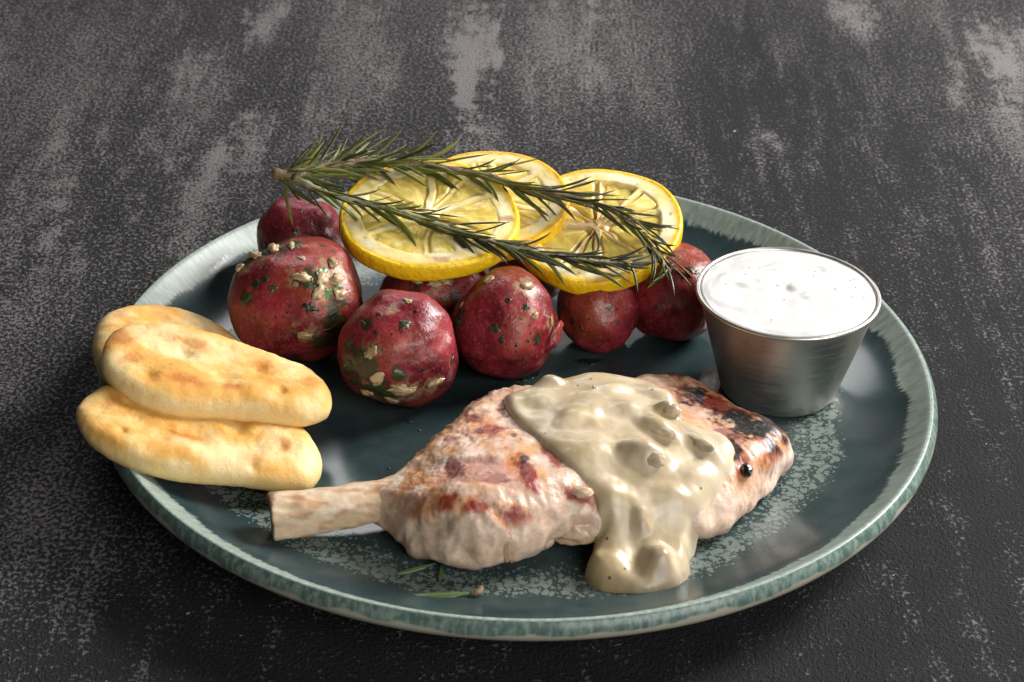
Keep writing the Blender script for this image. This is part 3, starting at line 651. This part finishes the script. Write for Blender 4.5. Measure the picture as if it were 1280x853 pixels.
for a_ in [(-12, -52, 12, 5, -60, OR, .7), (0, -76, 5, 14, 25, OR, .7), (2, -95, 16, 4, 5, OR, .8), (-20, -92, 14, 3, -12, OR, .7), (80, -46, 10, 14, -30, OR, .85), (60, -22, 16, 12, -45, OR, .9), (70, -62, 10, 4, 55, OR, .7), (20, -96, 10, 3, 3, OR, .6), (-33, -80, 6, 4, 0, OR, .6), (-32, -88, 8, 8, 0, (0.30, 0.11, 0.05), .7), (-26, -45, 4, 4, 0, OR, .7), (48, -6, 9, 6, -20, OR, .8)]: c = blob(c, *a_, .9, hi)
for a_ in [(3.5, -80, 2.6, 9, 20, RED, .95), (10.5, -70, 2.2, 6, 25, RED, .95), (1.5, -95.0, 7.5, 2.4, 0, RED, .95), (-20, -92.0, 3.5, 1.8, 0, RED, .85), (-11, -94.5, 4, 1.6, 0, RED, .8), (-14, -50.0, 3.2, 4, 0, DRED, .85), (-10, -57, 7.5, 3, 10, RED, .8), (-20, -60, 3, 2, 0, RED, .7), (-19.5, -76, 3, 5, 10, DRED, .8), (-3.5, -40, 2.4, 8, -10, RED, .8), (-12, -32, 2.5, 6, -25, RED, .75), (-6, -84, 4, 4, 0, DRED, .55), (18.5, -84, 5, 2, 0, RED, .9), (70, -34, 17, 8, -45, RED, .85), (58, -24, 8, 8, -45, RED, .75), (50, -7, 9, 4, -15, DRED, .9), (75, -21.5, 14, 2.0, -42, RED, .9), (66, -50, 6, 10, 0, RED, .75), (71, -60, 6, 1.6, 55, RED, .7), (84, -33, 4, 3, -45, DRED, .8), (64, -33, 3, 10, 40, RED, .7), (79, -50, 8, 5, -40, RED, .6)]: c = blob(c, *a_, .6, hi)
for a_ in [(74, -41, 14.5, 7.0, -42, BLK, 1.0), (58.5, -23, 4.4, 9, -25, BLK, 1.0), (52, -5, 7, 3.4, -20, BLK, .95), (66.0, -55.5, 4.2, 8, -10, BLK, .95), (81, -37, 8, 4, -45, BLK, .9), (41, -4.5, 5, 1.6, 10, BLK, .7), (2.5, -73, 1.6, 2.2, 0, BLK, .8), (-1, -60, 1.2, 2.4, 0, BLK, .7)]: c = blob(c, *a_, .55, hi)
sp = sstep(.78, .9, fbm(q / 1.7 + 31, 2)); c = mixc(c, (0.05, 0.025, 0.015), sp * topm * .8)
chop_V, chop_F = V, F
obj('meat', V, F, MEAT.m, chop, c)
# rib bone: slightly curved, flattened shaft with a sawn end
ax = catmull([(-73.6, -83.4, 17.6), (-60, -80.2, 18.1), (-46, -76.4, 18.7), (-34, -73.0, 19.3), (-20, -69.0, 19.4)], 10)
ax = resample(ax, 70, False); K, Nb = len(ax), 72
tg = np.gradient(ax, axis=0); tg /= np.linalg.norm(tg, axis=1)[:, None]
upv = np.array([0, 0, 1.0]); sv = np.cross(tg, upv); sv /= np.linalg.norm(sv, axis=1)[:, None]; uv = np.cross(sv, tg)
a = np.linspace(0, 2 * math.pi, Nb, endpoint=False); Vb = []
for k_ in range(K):
    f = k_ / (K - 1); rw = 7.2 - 1.2 * math.sin(f * 3.0) + 1.6 * f ** 3; rh = 7.0 - 1.0 * math.sin(f * 3.0) + 1.5 * f ** 3
    Vb.append(ax[k_] + np.sign(np.cos(a))[:, None] * (np.abs(np.cos(a)) ** .82)[:, None] * sv[k_] * rw + np.sign(np.sin(a))[:, None] * (np.abs(np.sin(a)) ** .82)[:, None] * uv[k_] * rh)
Vb = np.concatenate(Vb); Fb = flip(grid_faces(K, Nb))
nb_ = len(Vb); capr = [.97, .90, .6, .3, .02]
cap = np.concatenate([ax[0] + (Vb[:Nb] - ax[0]) * f - tg[0] * (0.5 if f > .8 else (.55 - (.62 - f) * 1.6)) for f in capr])
Vb = np.vstack([Vb, cap])
for ci in range(len(capr)):
    prev = 0 if ci == 0 else nb_ + (ci - 1) * Nb
    for i in range(Nb): Fb.append((prev + i, prev + (i + 1) % Nb, nb_ + ci * Nb + (i + 1) % Nb, nb_ + ci * Nb + i))
Vb = Vb + normals(Vb, Fb) * (0.5 * fbm(Vb / np.array([11, 5, 5]), 3) + .5 * perlin(Vb / np.array([17, 9, 9]) + 3))[:, None]
cb = np.zeros_like(Vb) + np.array([0.64, 0.46, 0.29])
bnz = fbm(Vb / np.array([12, 4, 4]) + 8, 4)
cb = mixc(cb, (0.72, 0.57, 0.40), sstep(-.1, .5, bnz)); cb = mixc(cb, (0.46, 0.23, 0.10), sstep(.05, .6, fbm(Vb / np.array([9, 3, 3]) + 33, 4)) * .65)
cb = mixc(cb, (0.34, 0.15, 0.06), sstep(-47, -40, Vb[:, 0]) * sstep(-.4, .3, bnz) * .65)
e0 = Vb[:, 0] - (-73.5)
cb = mixc(cb, (0.16, 0.07, 0.03), sstep(1.2, .2, e0 + .8 * bnz) * .8)
cb[nb_ + 2 * Nb:] = (0.10, 0.035, 0.02)
cb = mixc(cb, (0.30, 0.12, 0.045), sstep(1.0, .4, np.hypot((Vb[:, 0] + 66) / 3, (Vb[:, 2] - 25.5) / 2.0) + .4 * bnz) * .8)
obj('rib_bone', Vb, Fb, BONEM.m, chop, cb)
# hanging rags and beads of rendered fat on the trimmed side
bvh = BVHTree.FromPolygons((chop_V).tolist(), [tuple(map(int, f)) for f in chop_F])
FATM = simple('rendered_fat', (0.48, 0.31, 0.19), (0.62, 0.45, 0.31), 250, 0.34, 0.25, 500, sss=0.2, radius=(1, .6, .4), coat=0.2)
def on_side(x_, y_, z_, dx, dy):
    hit = bvh.ray_cast(Vector((x_, y_, z_)), Vector((dx, dy, 0)).normalized(), 120)
    return np.array(hit[0]), np.array(hit[1])
def fat(x_, z_, w_, hgt, dep, seed):
    p, nn = on_side(x_, -140, z_, 0, 1); Vi, Fi = ico(4)
    sc = 1 + .30 * perlin(Vi * 1.2 + seed) + .14 * perlin(Vi * 3 + seed) + .05 * perlin(Vi * 8)
    W = Vi * sc[:, None] * np.array([w_, dep, hgt])
    obj('fat_bead', W, Fi, FATM, chop, loc=p + np.array([0, dep * .74, 0]))
for f_ in [(-1.5, 19, 2.4, 6.0, 1.8, 1), (9, 15.5, 3.6, 3.8, 2.6, 6), (18, 18.5, 6.5, 4.2, 2.4, 14)]: fat(*f_)
def top_z(x_, y_):
    hit = bvh.ray_cast(Vector((x_, y_, 90)), Vector((0, 0, -1)))
    return hit[0][2] if hit[0] is not None else None
Vi, Fi = ico(4); W = Vi * (1 + .12 * perlin(Vi * 2))[:, None] * np.array([2.0, 2.6, 2.2])
obj('char_bead', W, Fi, CHAR, chop, loc=(71.5, -62.5, top_z(71.5, -62.5) + 0.6))

# ------------------------------------------------------------------ mushroom sauce
SAUCE = mat_col('mushroom_cream_sauce', 0.31, 160, 0.05, 0.0008, sss=0.16, radius=(1, .8, .5), sscale=0.002, coat=0.0, var=0.05, vscale=120, spec=0.5)
k = SAUCE
co = k.coord(); cin = k.b.inputs['Base Color'].links[0].from_socket
pep = k.voro(co, 210, 'Distance'); pc = k.voro(co, 210, 'Color'); sepc = k.node('ShaderNodeSeparateColor'); k.set(sepc, 0, pc)
pm = k.math('MULTIPLY', k.ss(pep, .13, .08), k.math('GREATER_THAN', sepc.outputs[0], .80))
k.set(k.b, 'Base Color', k.mix(k.math('MULTIPLY', pm, .85), cin, (0.07, 0.05, 0.03)))
SO = [(-4.5, -38.3), (-1.5, -33), (3.0, -29.3), (8.4, -25.1), (13.4, -20.6), (23.8, -17.6), (36.8, -19.1), (46.2, -24.2), (51.4, -32.9), (52.0, -43.4), (57, -47.8), (63.8, -48.9), (67.9, -54.8), (66.0, -65.2), (60.6, -75.0), (55.9, -83.0), (53.4, -88.5), (52.9, -95.8), (49.7, -102.3), (43.6, -106), (36.6, -107.2), (25.8, -104.4), (21.3, -97.5), (23.0, -91.5), (24.5, -88.6), (24.0, -84.0), (19.2, -77.7), (12.0, -70.7), (4.0, -58.2), (-2.8, -47.3)]
N = 520
O = resample(catmull(SO, 12, True), N)
O += 0.35 * np.stack([perlin(np.c_[O / 6, O[:, :1] * 0]), perlin(np.c_[O / 6, O[:, :1] * 0 + 5])], 1)
S = spine_rings(O, [(12, -38), (24, -45), (36, -58), (40, -72), (39, -88), (37, -97)], 45)
g0x, g0y, step = -30.0, -130.0, 0.8; nx, ny = 160, 170
H = np.zeros((nx, ny))
for i in range(nx):
    for j in range(ny):
        X_, Y_ = g0x + i * step, g0y + j * step
        z = top_z(X_, Y_); H[i, j] = max(z if z is not None else -9, float(plate_z(math.hypot(X_, Y_))))
def blur(A, s):
    r_ = int(3 * s); kx = np.exp(-.5 * (np.arange(-r_, r_ + 1) / s) ** 2); kx /= kx.sum()
    A = np.pad(A, r_, mode='edge'); A = np.apply_along_axis(lambda v: np.convolve(v, kx, 'valid'), 0, A)
    return np.apply_along_axis(lambda v: np.convolve(v, kx, 'valid'), 1, A)
Hs, Hm = blur(H, 6.5), blur(H, 1.2)
def samp(A, x, y):
    u = np.clip((x - g0x) / step, 0, nx - 1.001); v = np.clip((y - g0y) / step, 0, ny - 1.001); i = u.astype(int); j = v.astype(int); fu, fv = u - i, v - j
    return A[i, j] * (1 - fu) * (1 - fv) + A[i + 1, j] * fu * (1 - fv) + A[i, j + 1] * (1 - fu) * fv + A[i + 1, j + 1] * fu * fv
from mathutils.geometry import delaunay_2d_cdt
def inside(P, O):
    c_ = np.zeros(len(P), bool); Q = np.roll(O, -1, 0)
    for (x0, y0), (x1, y1) in zip(O, Q):
        m_ = ((y0 > P[:, 1]) != (y1 > P[:, 1]))
        if abs(y1 - y0) > 1e-9: c_ ^= m_ & (P[:, 0] < (x1 - x0) * (P[:, 1] - y0) / (y1 - y0) + x0)
    return c_
def edge_dist(P, O):
    best = np.full(len(P), 1e9); Q = np.roll(O, -1, 0)
    for a_, b_ in zip(O, Q):
        e_ = b_ - a_; t_ = np.clip(((P - a_) @ e_) / max(e_ @ e_, 1e-12), 0, 1)
        best = np.minimum(best, ((P - a_ - t_[:, None] * e_) ** 2).sum(1))
    return np.sqrt(best)
def field(x, y):
    wv = fbm(np.stack([x / 19, y / 16, x * 0 + 2], 1), 2, .3)
    tk = 3.4 + 1.5 * wv + 2.2 * sstep(-80, -90, y) * sstep(-108, -97, y)
    for bx, by, bh, ra, rb, an in MUSH:
        ca, sa = math.cos(an), math.sin(an); u = ((x - bx) * ca + (y - by) * sa) / ra; v = (-(x - bx) * sa + (y - by) * ca) / rb
        d = np.sqrt(u * u + v * v) * (1 + .12 * perlin(np.stack([x / 5, y / 5, x * 0 + bx], 1)))
        tk = tk + bh * sstep(1.4, .1, d)
    return tk + 0.16 * fbm(np.stack([x / 5.0, y / 5.0, x * 0 + 3], 1), 2)
MUSH = [(10, -31, 3.2, 5, 3.4, .3), (26, -24, 2.6, 9, 5, .1), (31, -33, 2.4, 8, 5, .6), (44, -33, 2.2, 7, 4, -.5), (47.5, -44.5, 3.4, 4.4, 2.8, -.2), (44, -54, 3.0, 8, 4, -.6), (38.5, -68, 6.0, 8, 5.6, -.25), (57, -58, 2.4, 8, 4, -.8), (20, -48, 1.2, 9, 7, .2), (24, -67, 1.5, 9, 6, .1), (38, -88.5, 2.2, 3, 3, 0), (43, -98.5, 5.0, 5.4, 6, .3), (27, -99, 1.8, 5, 4, 0), (48, -82, 1.6, 6, 5, 0), (30, -84, 1.4, 7, 5, 0), (31, -94, 1.4, 4, 9, .1), (16, -54, 1.3, 5, 4, .4), (34, -46, 1.6, 6, 4, .2), (56, -70, 1.3, 5, 4, .5), (7, -42, 1.2, 5, 5, 0)]
gs = 0.62; gx_, gy_ = np.meshgrid(np.arange(-8, 74, gs), np.arange(-112, -12, gs), indexing='ij')
G = np.stack([gx_.ravel(), gy_.ravel()], 1); G[:, 0] += (np.round((G[:, 1] + 112) / gs) % 2) * gs * .5
G = G[inside(G, O)]; dG = edge_dist(G, O); G = G[dG > .45]
pts = np.vstack([O, G]); nO = len(O)
r_ = delaunay_2d_cdt([Vector(p_) for p_ in pts], [(i, (i + 1) % nO) for i in range(nO)], [], 1, 1e-4)
XY = np.array([v_[:] for v_ in r_[0]]); Fs = [tuple(f_) for f_ in r_[2]]
x, y = XY[:, 0], XY[:, 1]; D = edge_dist(XY, O); D[D < .02] = 0
ew = 5.0 + 2.6 * perlin(np.stack([x / 14, y / 14, x * 0 + 8], 1))
ed = np.clip(1 - (1 - np.clip(D / ew, 0, 1)) ** 2, 0, 1) ** .62
Hb = blur(H, 2.5)
base = samp(Hm, x, y) * (1 - ed) + np.maximum(samp(Hs, x, y), samp(Hb, x, y) - .8) * ed
Vs = np.c_[XY, base + ed * field(x, y)]
# turn the rim under so that the edge meets what it lies on
bd = np.where(D == 0)[0]; order = bd[np.argsort([int(np.argmin(((O - XY[b_]) ** 2).sum(1))) for b_ in bd])]
sk = Vs[order].copy(); cc_ = samp(Hm, sk[:, 0], sk[:, 1]); sk[:, 2] = np.maximum(cc_ - 2.5, plate_z(np.hypot(sk[:, 0], sk[:, 1])) - .3); sk[:, 2] = np.minimum(sk[:, 2], Vs[order, 2] - .05)
n0 = len(Vs); Vs = np.vstack([Vs, sk]); q_ = len(order)
Fs += [(order[(i + 1) % q_], order[i], n0 + i, n0 + (i + 1) % q_) for i in range(q_)]
nrm = np.cross(Vs[[f_[1] for f_ in Fs[:1]]] - Vs[[f_[0] for f_ in Fs[:1]]], Vs[[f_[2] for f_ in Fs[:1]]] - Vs[[f_[0] for f_ in Fs[:1]]])
if nrm[0, 2] < 0: Fs = flip(Fs)
x, y = Vs[:, 0], Vs[:, 1]
cs = np.zeros_like(Vs) + np.array([0.475, 0.375, 0.245])
sn = fbm(np.stack([x / 10, y / 10, x * 0 + 6], 1), 4)
cs = mixc(cs, (0.565, 0.465, 0.315), sstep(-.1, .5, sn)); cs = mixc(cs, (0.46, 0.355, 0.20), sstep(.0, -.5, sn) * .7)
s2 = fbm(np.stack([x / 4.5, y / 4.5, x * 0 + 16], 1), 3)
cs = mixc(cs, (0.38, 0.30, 0.18), sstep(.25, .65, s2) * .35); cs = mixc(cs, (0.64, 0.53, 0.37), sstep(-.25, -.6, s2) * .4)
cs = mixc(cs, (0.46, 0.32, 0.09), sstep(-88, -100, y) * sstep(42, 26, x) * .4)
cs = mixc(cs, (0.60, 0.50, 0.36), sstep(48, 60, x) * .6)
for bx, by, bh, ra, rb, an in [MUSH[0], MUSH[4], MUSH[6], MUSH[11], MUSH[10]]:
    d = np.hypot((x - bx - .8) / (ra * .9), (y - by + 1.5) / (rb * .9)) + .4 * sn
    cs = mixc(cs, (0.30, 0.22, 0.14), sstep(1.0, .25, d) * .7)
sauce = thing('mushroom_sauce', 'glossy beige mushroom cream sauce poured over the chop and dripping off it', 'sauce', (0, 0, 0))
obj('sauce_pool', Vs, Fs, SAUCE.m, sauce, cs)
sb = BVHTree.FromPolygons(Vs.tolist(), [tuple(map(int, f)) for f in Fs])
MUSHM = simple('mushroom_in_sauce', (0.30, 0.225, 0.14), (0.50, 0.40, 0.265), 200, 0.36, 0.3, 500, sss=0.15, coat=0.6)
def mush(x_, y_, l, w_, t_, an, tilt, sink, seed):
    hit = sb.ray_cast(Vector((x_, y_, 90)), Vector((0, 0, -1)));
    if hit[0] is None: return
    Vi, Fi = ico(4); W = Vi * (1 + .14 * perlin(Vi * 1.6 + seed))[:, None]
    W = np.sign(W) * np.abs(W) ** .9 * np.array([l, w_ * 1.5, t_ * 1.2]); W[:, 2] += .10 * W[:, 0] ** 2 / l
    R_ = np.array(Matrix.Rotation(an, 3, 'Z') @ Matrix.Rotation(tilt, 3, 'X'))
    obj('mushroom_piece', W @ R_.T, Fi, MUSHM, sauce, loc=(hit[0][0], hit[0][1], hit[0][2] - sink * 1.95))
for a_ in [(45.0, -57.0, 5.0, 1.6, 1.3, -.55, .5, .75, 1), (41.5, -71, 4.2, 1.7, 1.4, -.5, .6, .7, 2), (56.5, -59.5, 6.0, 1.3, 1.0, -.75, .3, .55, 3), (48.5, -46.0, 3.0, 1.6, 1.3, -.1, .4, .6, 4), (20.5, -39, 2.4, .9, .7, .4, .3, .35, 7), (25, -35.5, 1.6, .9, .8, 1.2, .3, .35, 8)]: mush(*a_)
hit = top_z(21.5, -82.5)
Vi, Fi = ico(4); W = Vi * (1 + .15 * perlin(Vi * 1.5))[:, None] * np.array([3.4, 2.1, 1.7])
obj('sauce_drop', W, Fi, FATM, sauce, loc=(20.0, -83.5, (top_z(20.0, -83.5) or 30) + .6))

# ------------------------------------------------------------------ rosemary
def mat_needle(name, c0, c1, c2):
    k = M(name); rnd = k.rnd(); co = k.coord(); g = k.coord('Generated')
    gx = k.sep(g)[0]
    n = k.noise(co, 500, 3)
    c = k.mix(k.ss(k.math('ADD', rnd, k.math('MULTIPLY', k.math('SUBTRACT', n, .5), .8)), .15, .85), c0, c1)
    mid = k.ss(k.math('ABSOLUTE', k.math('SUBTRACT', gx, .5)), .12, .0)
    c = k.mix(k.math('MULTIPLY', mid, .35), c, c2)
    k.bs(Base_Color=c, Roughness=.36, Specular_IOR_Level=.5, Subsurface_Weight=.0, Normal=k.bump(n, .2, .0003))
    return k.m
NG = mat_needle('rosemary_needle_green', (0.045, 0.060, 0.010), (0.165, 0.180, 0.032), (0.22, 0.22, 0.07))
ND = mat_needle('rosemary_needle_roasted', (0.022, 0.020, 0.013), (0.060, 0.066, 0.022), (0.12, 0.12, 0.07))
NF = mat_needle('rosemary_needle_fresh', (0.06, 0.10, 0.03), (0.10, 0.15, 0.05), (0.26, 0.30, 0.18))
def needle_mesh(name, L, w, curl, twist, mat, curlx=0.0):
    K, Nn = 14, 8; V = []
    pos = np.zeros(3); ang = 0.0; angx = 0.0
    for i in range(K):
        f = i / (K - 1)
        wd = w * (0.55 + .6 * f - 0.15) if f < .25 else w * (1 - (max(0, f - .68) / .32) ** 2.4 * .80)
        wd = max(wd, .10); d = np.array([math.sin(angx), math.cos(ang) * math.cos(angx), math.sin(ang)])
        side_ = np.cross(d, [0, 0, 1.0]); side_ /= np.linalg.norm(side_); up_ = np.cross(side_, d)
        tw = twist * f
        for j in range(Nn):
            a_ = 2 * math.pi * j / Nn
            sx = math.cos(a_) * wd * .5; sz = math.sin(a_) * wd * .24 - abs(math.cos(a_)) ** 2 * wd * .16
            if abs(math.sin(a_)) > .9 and math.sin(a_) > 0: sz -= wd * .10      # groove along the middle
            u_, v_ = sx * math.cos(tw) - sz * math.sin(tw), sx * math.sin(tw) + sz * math.cos(tw)
            V.append(pos + side_ * u_ + up_ * v_)
        pos = pos + d * L / (K - 1); ang += curl / (K - 1); angx += curlx / (K - 1)
    F = grid_faces(K, Nn); n0 = len(V); V.append(pos * 1.0); F += [((K - 1) * Nn + i, (K - 1) * Nn + (i + 1) % Nn, n0) for i in range(Nn)]
    F += [tuple(range(Nn - 1, -1, -1))]
    return mesh_data(name, V, flip(F), mat)
rs = random.Random(11)
def variants(mat, n, L0, L1):
    return [needle_mesh('needle', L0 + (L1 - L0) * rs.random(), 1.05 + .4 * rs.random(), -.8 + 1.3 * rs.random(), rs.uniform(-.9, .9), mat, rs.uniform(-.5, .5)) for _ in range(n)]
G_V = variants(NG, 12, 13, 23); D_V = variants(ND, 12, 12, 21)
CURL = [needle_mesh('needle', 15, 1.5, c_, .8, NG, cx_) for c_, cx_ in ((-3.4, .3), (-2.2, 1.6), (2.4, -.6))]
def tube(path, rad, seed):
    P = np.asarray(path); K, Nn = len(P), 12; tg = np.gradient(P, axis=0); tg /= np.linalg.norm(tg, axis=1)[:, None]
    sv = np.cross(tg, [0, 0, 1.0]); sv /= np.linalg.norm(sv, axis=1)[:, None]; uv = np.cross(sv, tg); V = []
    for i in range(K):
        for j in range(Nn):
            a_ = 2 * math.pi * j / Nn; r_ = rad[i] * (1 + .25 * float(perlin(np.array([i * .35, math.cos(a_) + seed, math.sin(a_)]))))
            V.append(P[i] + (sv[i] * math.cos(a_) + uv[i] * math.sin(a_)) * r_)
    F = grid_faces(K, Nn) + [tuple(range(Nn - 1, -1, -1)), tuple((K - 1) * Nn + j for j in range(Nn))]
    return np.array(V), flip(F)
sprig = thing('rosemary_sprig', 'roasted rosemary sprig with two leafy branches lying across the lemon slices', 'rosemary', (0, 0, 0))
def branch(pts, r0, r1, mat, dens, green_to, lean, seed, zones, lscale=1.0):
    P = resample(catmull(pts, 8), 90, False); rad = np.linspace(r0, r1, 90) * (1 + .12 * np.sin(np.arange(90) * 1.7))
    V, F = tube(P, rad, seed); st = obj('stem', V, F, mat, sprig)
    tg = np.gradient(P, axis=0); tg /= np.linalg.norm(tg, axis=1)[:, None]
    r_ = random.Random(seed); L = np.linalg.norm(np.diff(P, axis=0), axis=1).sum()
    t = 0.02; ph = 0.0
    while t < 0.995:
        dz = np.interp(t, *zones)
        if dz > 0.02:
            for w_ in range(2 if dz > .4 else 1):
                ph += 2.4 + r_.uniform(-.5, .5)
                i = min(int(t * 89), 89); d = tg[i]; s_ = np.cross(d, [0, 0, 1.0]); s_ /= np.linalg.norm(s_); u_ = np.cross(s_, d)
                el = math.sin(ph)
                out = s_ * math.cos(ph) * 1.25 + u_ * (el * .8 if el > 0 else el * .25)
                out /= np.linalg.norm(out)
                ln = lean * (.75 + .6 * r_.random()) * (1.45 if seed == 5 and t < .30 else 1.0); dirv = d * math.cos(ln) + out * math.sin(ln)
                dirv += np.array([r_.uniform(-.12, .12), r_.uniform(-.12, .12), r_.uniform(-.10, .10)]); dirv /= np.linalg.norm(dirv)
                nz = out + u_ * .6; xx = np.cross(dirv, nz); xx /= np.linalg.norm(xx); zz_ = np.cross(xx, dirv)
                g = r_.random() < np.interp(t, *green_to)
                me = r_.choice(G_V if g else D_V)
                if t > .82 and r_.random() < .10 and g: me = r_.choice(CURL)
                sc = lscale * (.75 + .5 * r_.random()) * (1.0 if t < .9 else .85)
                o = bpy.data.objects.new('needle', me); scene.collection.objects.link(o); o.parent = st
                mt = Matrix.Identity(4); p0 = P[i] + out * rad[i] * .5
                for q_ in range(3): mt[q_][0] = xx[q_] * sc; mt[q_][1] = dirv[q_] * sc; mt[q_][2] = zz_[q_] * sc; mt[q_][3] = p0[q_] * MM
                o.matrix_basis = mt
        t += dens / L * (.54 if seed == 5 and t < .30 else 1.15)
    return st
STEM1 = [(-88.5, 56.0, 64), (-81.6, 57.2, 63), (-67.1, 67.8, 62), (-53.2, 72.7, 61), (-38.8, 73.3, 60.5), (-27.2, 71.2, 60), (-12.8, 68.4, 59), (1.7, 63.8, 57), (16.0, 62.4, 55), (28.8, 59.0, 53), (38.7, 52.6, 50), (44.8, 43.7, 47), (51.8, 32.9, 42)]
STEM2 = [(-80.6, 55.4, 63), (-71.1, 50.0, 61), (-59.9, 49.2, 58), (-45.7, 46.7, 56), (-31.5, 41.8, 54), (-17.4, 36.4, 52), (-3.4, 33.4, 50), (10.5, 34.0, 47), (24.4, 32.1, 46), (38.3, 33.0, 45)]
stem_a = branch(STEM1, 2.0, .5, STEM, 2.0, ([0, .5, .62, .8, 1], [1, 1, .45, .55, .9]), .36, 5, ([0, .02, .05, .30, .36, .40, .44, 1], [.0, .5, 1, 1, .2, .35, 1, 1]))
branch(STEM2, 1.3, .45, STEMG, 2.0, ([0, .3, .45, 1], [1, .9, .25, .25]), .31, 9, ([0, .08, .2, 1], [.2, .6, 1, 1]), 1.05)

def extra(st, p, d, me, sc):
    d = np.array(d, float); d /= np.linalg.norm(d); xx = np.cross(d, [0, 0.3, 1.0]); xx /= np.linalg.norm(xx); zz_ = np.cross(xx, d)
    o = bpy.data.objects.new('needle', me); scene.collection.objects.link(o); o.parent = st; mt = Matrix.Identity(4)
    for q_ in range(3): mt[q_][0] = xx[q_] * sc; mt[q_][1] = d[q_] * sc; mt[q_][2] = zz_[q_] * sc; mt[q_][3] = p[q_] * MM
    o.matrix_basis = mt
p0 = np.array(STEM1[0]) * .35 + np.array(STEM1[1]) * .65
for d_, i_, s_ in [((-.05, .10, -1), 1, 1.1), ((.25, .05, -1), 3, .95), ((.55, .3, .75), 5, 1.0), ((.75, .1, .85), 2, 1.0), ((.85, .6, .5), 7, 1.05), ((.9, -.2, .35), 4, 1.0), ((.6, .9, .5), 8, 1.0)]:
    extra(stem_a, p0, d_, G_V[i_], s_)

# loose rosemary leaves on the glaze
def loose(label, p0, p1, w, curl, end=False):
    p0, p1 = np.array(p0), np.array(p1); L = np.linalg.norm(p1 - p0)
    o = thing('rosemary_leaf', label, 'leaf', p0, 'loose rosemary leaves on the plate')
    ob = link('blade', needle_mesh('blade', L, w, curl, .3, NF), o); ob.rotation_euler = (0, 0, math.atan2(p1[1] - p0[1], p1[0] - p0[0]) - math.pi / 2)
    if end:
        Vi, Fi = ico(3)
        for q_ in range(3):
            W = Vi * np.array([2.0 - .3 * q_, .9, .8]) * (1 + .4 * perlin(Vi * 1.8 + q_))[:, None]
            ob2 = obj('dry_stub', W, Fi, STEM, o, loc=(0.3 + .5 * q_, -.6 + .9 * q_, .4)); ob2.rotation_euler = (0, 0, .3 + .6 * q_)
def on_plate(x_, y_, h_): return (x_, y_, float(plate_z(math.hypot(x_, y_))) + h_)
loose('large loose rosemary leaf with dry brown stub at its end', on_plate(-10.9, -108.9, .9), on_plate(-31.2, -112.4, .9), 2.9, .02, True)
loose('slim loose rosemary leaf poking out from under the chop towards the bone', on_plate(-23.5, -93.6, .8), on_plate(-34.6, -99.3, .8), 2.0, .0)
loose('short loose rosemary leaf pointing straight out from under the chop', on_plate(-21.7, -94.0, .7), on_plate(-21.9, -102.0, .7), 1.7, .0)

# herb crumbs and juice on the glaze
def crumb(x_, y_, s_, seed):
    Vi, Fi = ico(2); return Vi * (1 + .4 * perlin(Vi * 1.5 + seed))[:, None] * np.array([s_, s_ * .7, s_ * .3]) + np.array(on_plate(x_, y_, s_ * .2)), Fi
rs = random.Random(5); VV, FF, off = [], [], 0
for q_ in range(34):
    x_, y_ = rs.gauss(-27, 12), rs.gauss(-30, 12)
    if y_ > -14 or (x_ > -22 and y_ < -34): continue
    W, Fi = crumb(x_, y_, .25 + .7 * rs.random() ** 3, q_); VV.append(W); FF += [tuple(i + off for i in f) for f in Fi]; off += len(W)
o = obj('herb_crumbs', np.vstack(VV), FF, HERB); o['kind'] = 'stuff'; tag(o, 'tiny dark herb crumbs scattered on the glaze behind the chop', 'crumbs')
def mat_juice():
    k = M('clear_meat_juice'); k.bs(Base_Color=(0.75, 0.62, 0.42), Transmission_Weight=1.0, Roughness=.03, IOR=1.34); return k.m
JU = mat_juice()
def puddle(label, pts, hgt):
    O = resample(catmull(pts, 10, True), 90); c0 = O.mean(0); V = []
    fr = [0, .06, .15, .3, .5, .75, .99]
    for f in fr:
        Q = O * (1 - f) + c0 * f; z = plate_z(np.hypot(Q[:, 0], Q[:, 1])) + .03 + hgt * math.sqrt(1 - (1 - min(f * 2.2, 1)) ** 2)
        V.append(np.c_[Q, z])
    V = np.concatenate(V); p = thing('juice_puddle', label, 'juice', (c0[0], c0[1], 0), 'small puddles of clear juice on the glaze')
    obj('liquid', V - np.array([c0[0], c0[1], 0]), grid_faces(len(fr), 90), JU, p)
puddle('sliver of clear juice in front of the round pinkish potato', [(-2.6, 10.6), (3.4, 14.7), (7.8, 17.9), (4.5, 12.0)], .5)
puddle('clear juice at the foot of the smooth crimson potato', [(19.4, 25.6), (24.7, 27.1), (30.0, 26.8), (25.5, 23.4)], .5)
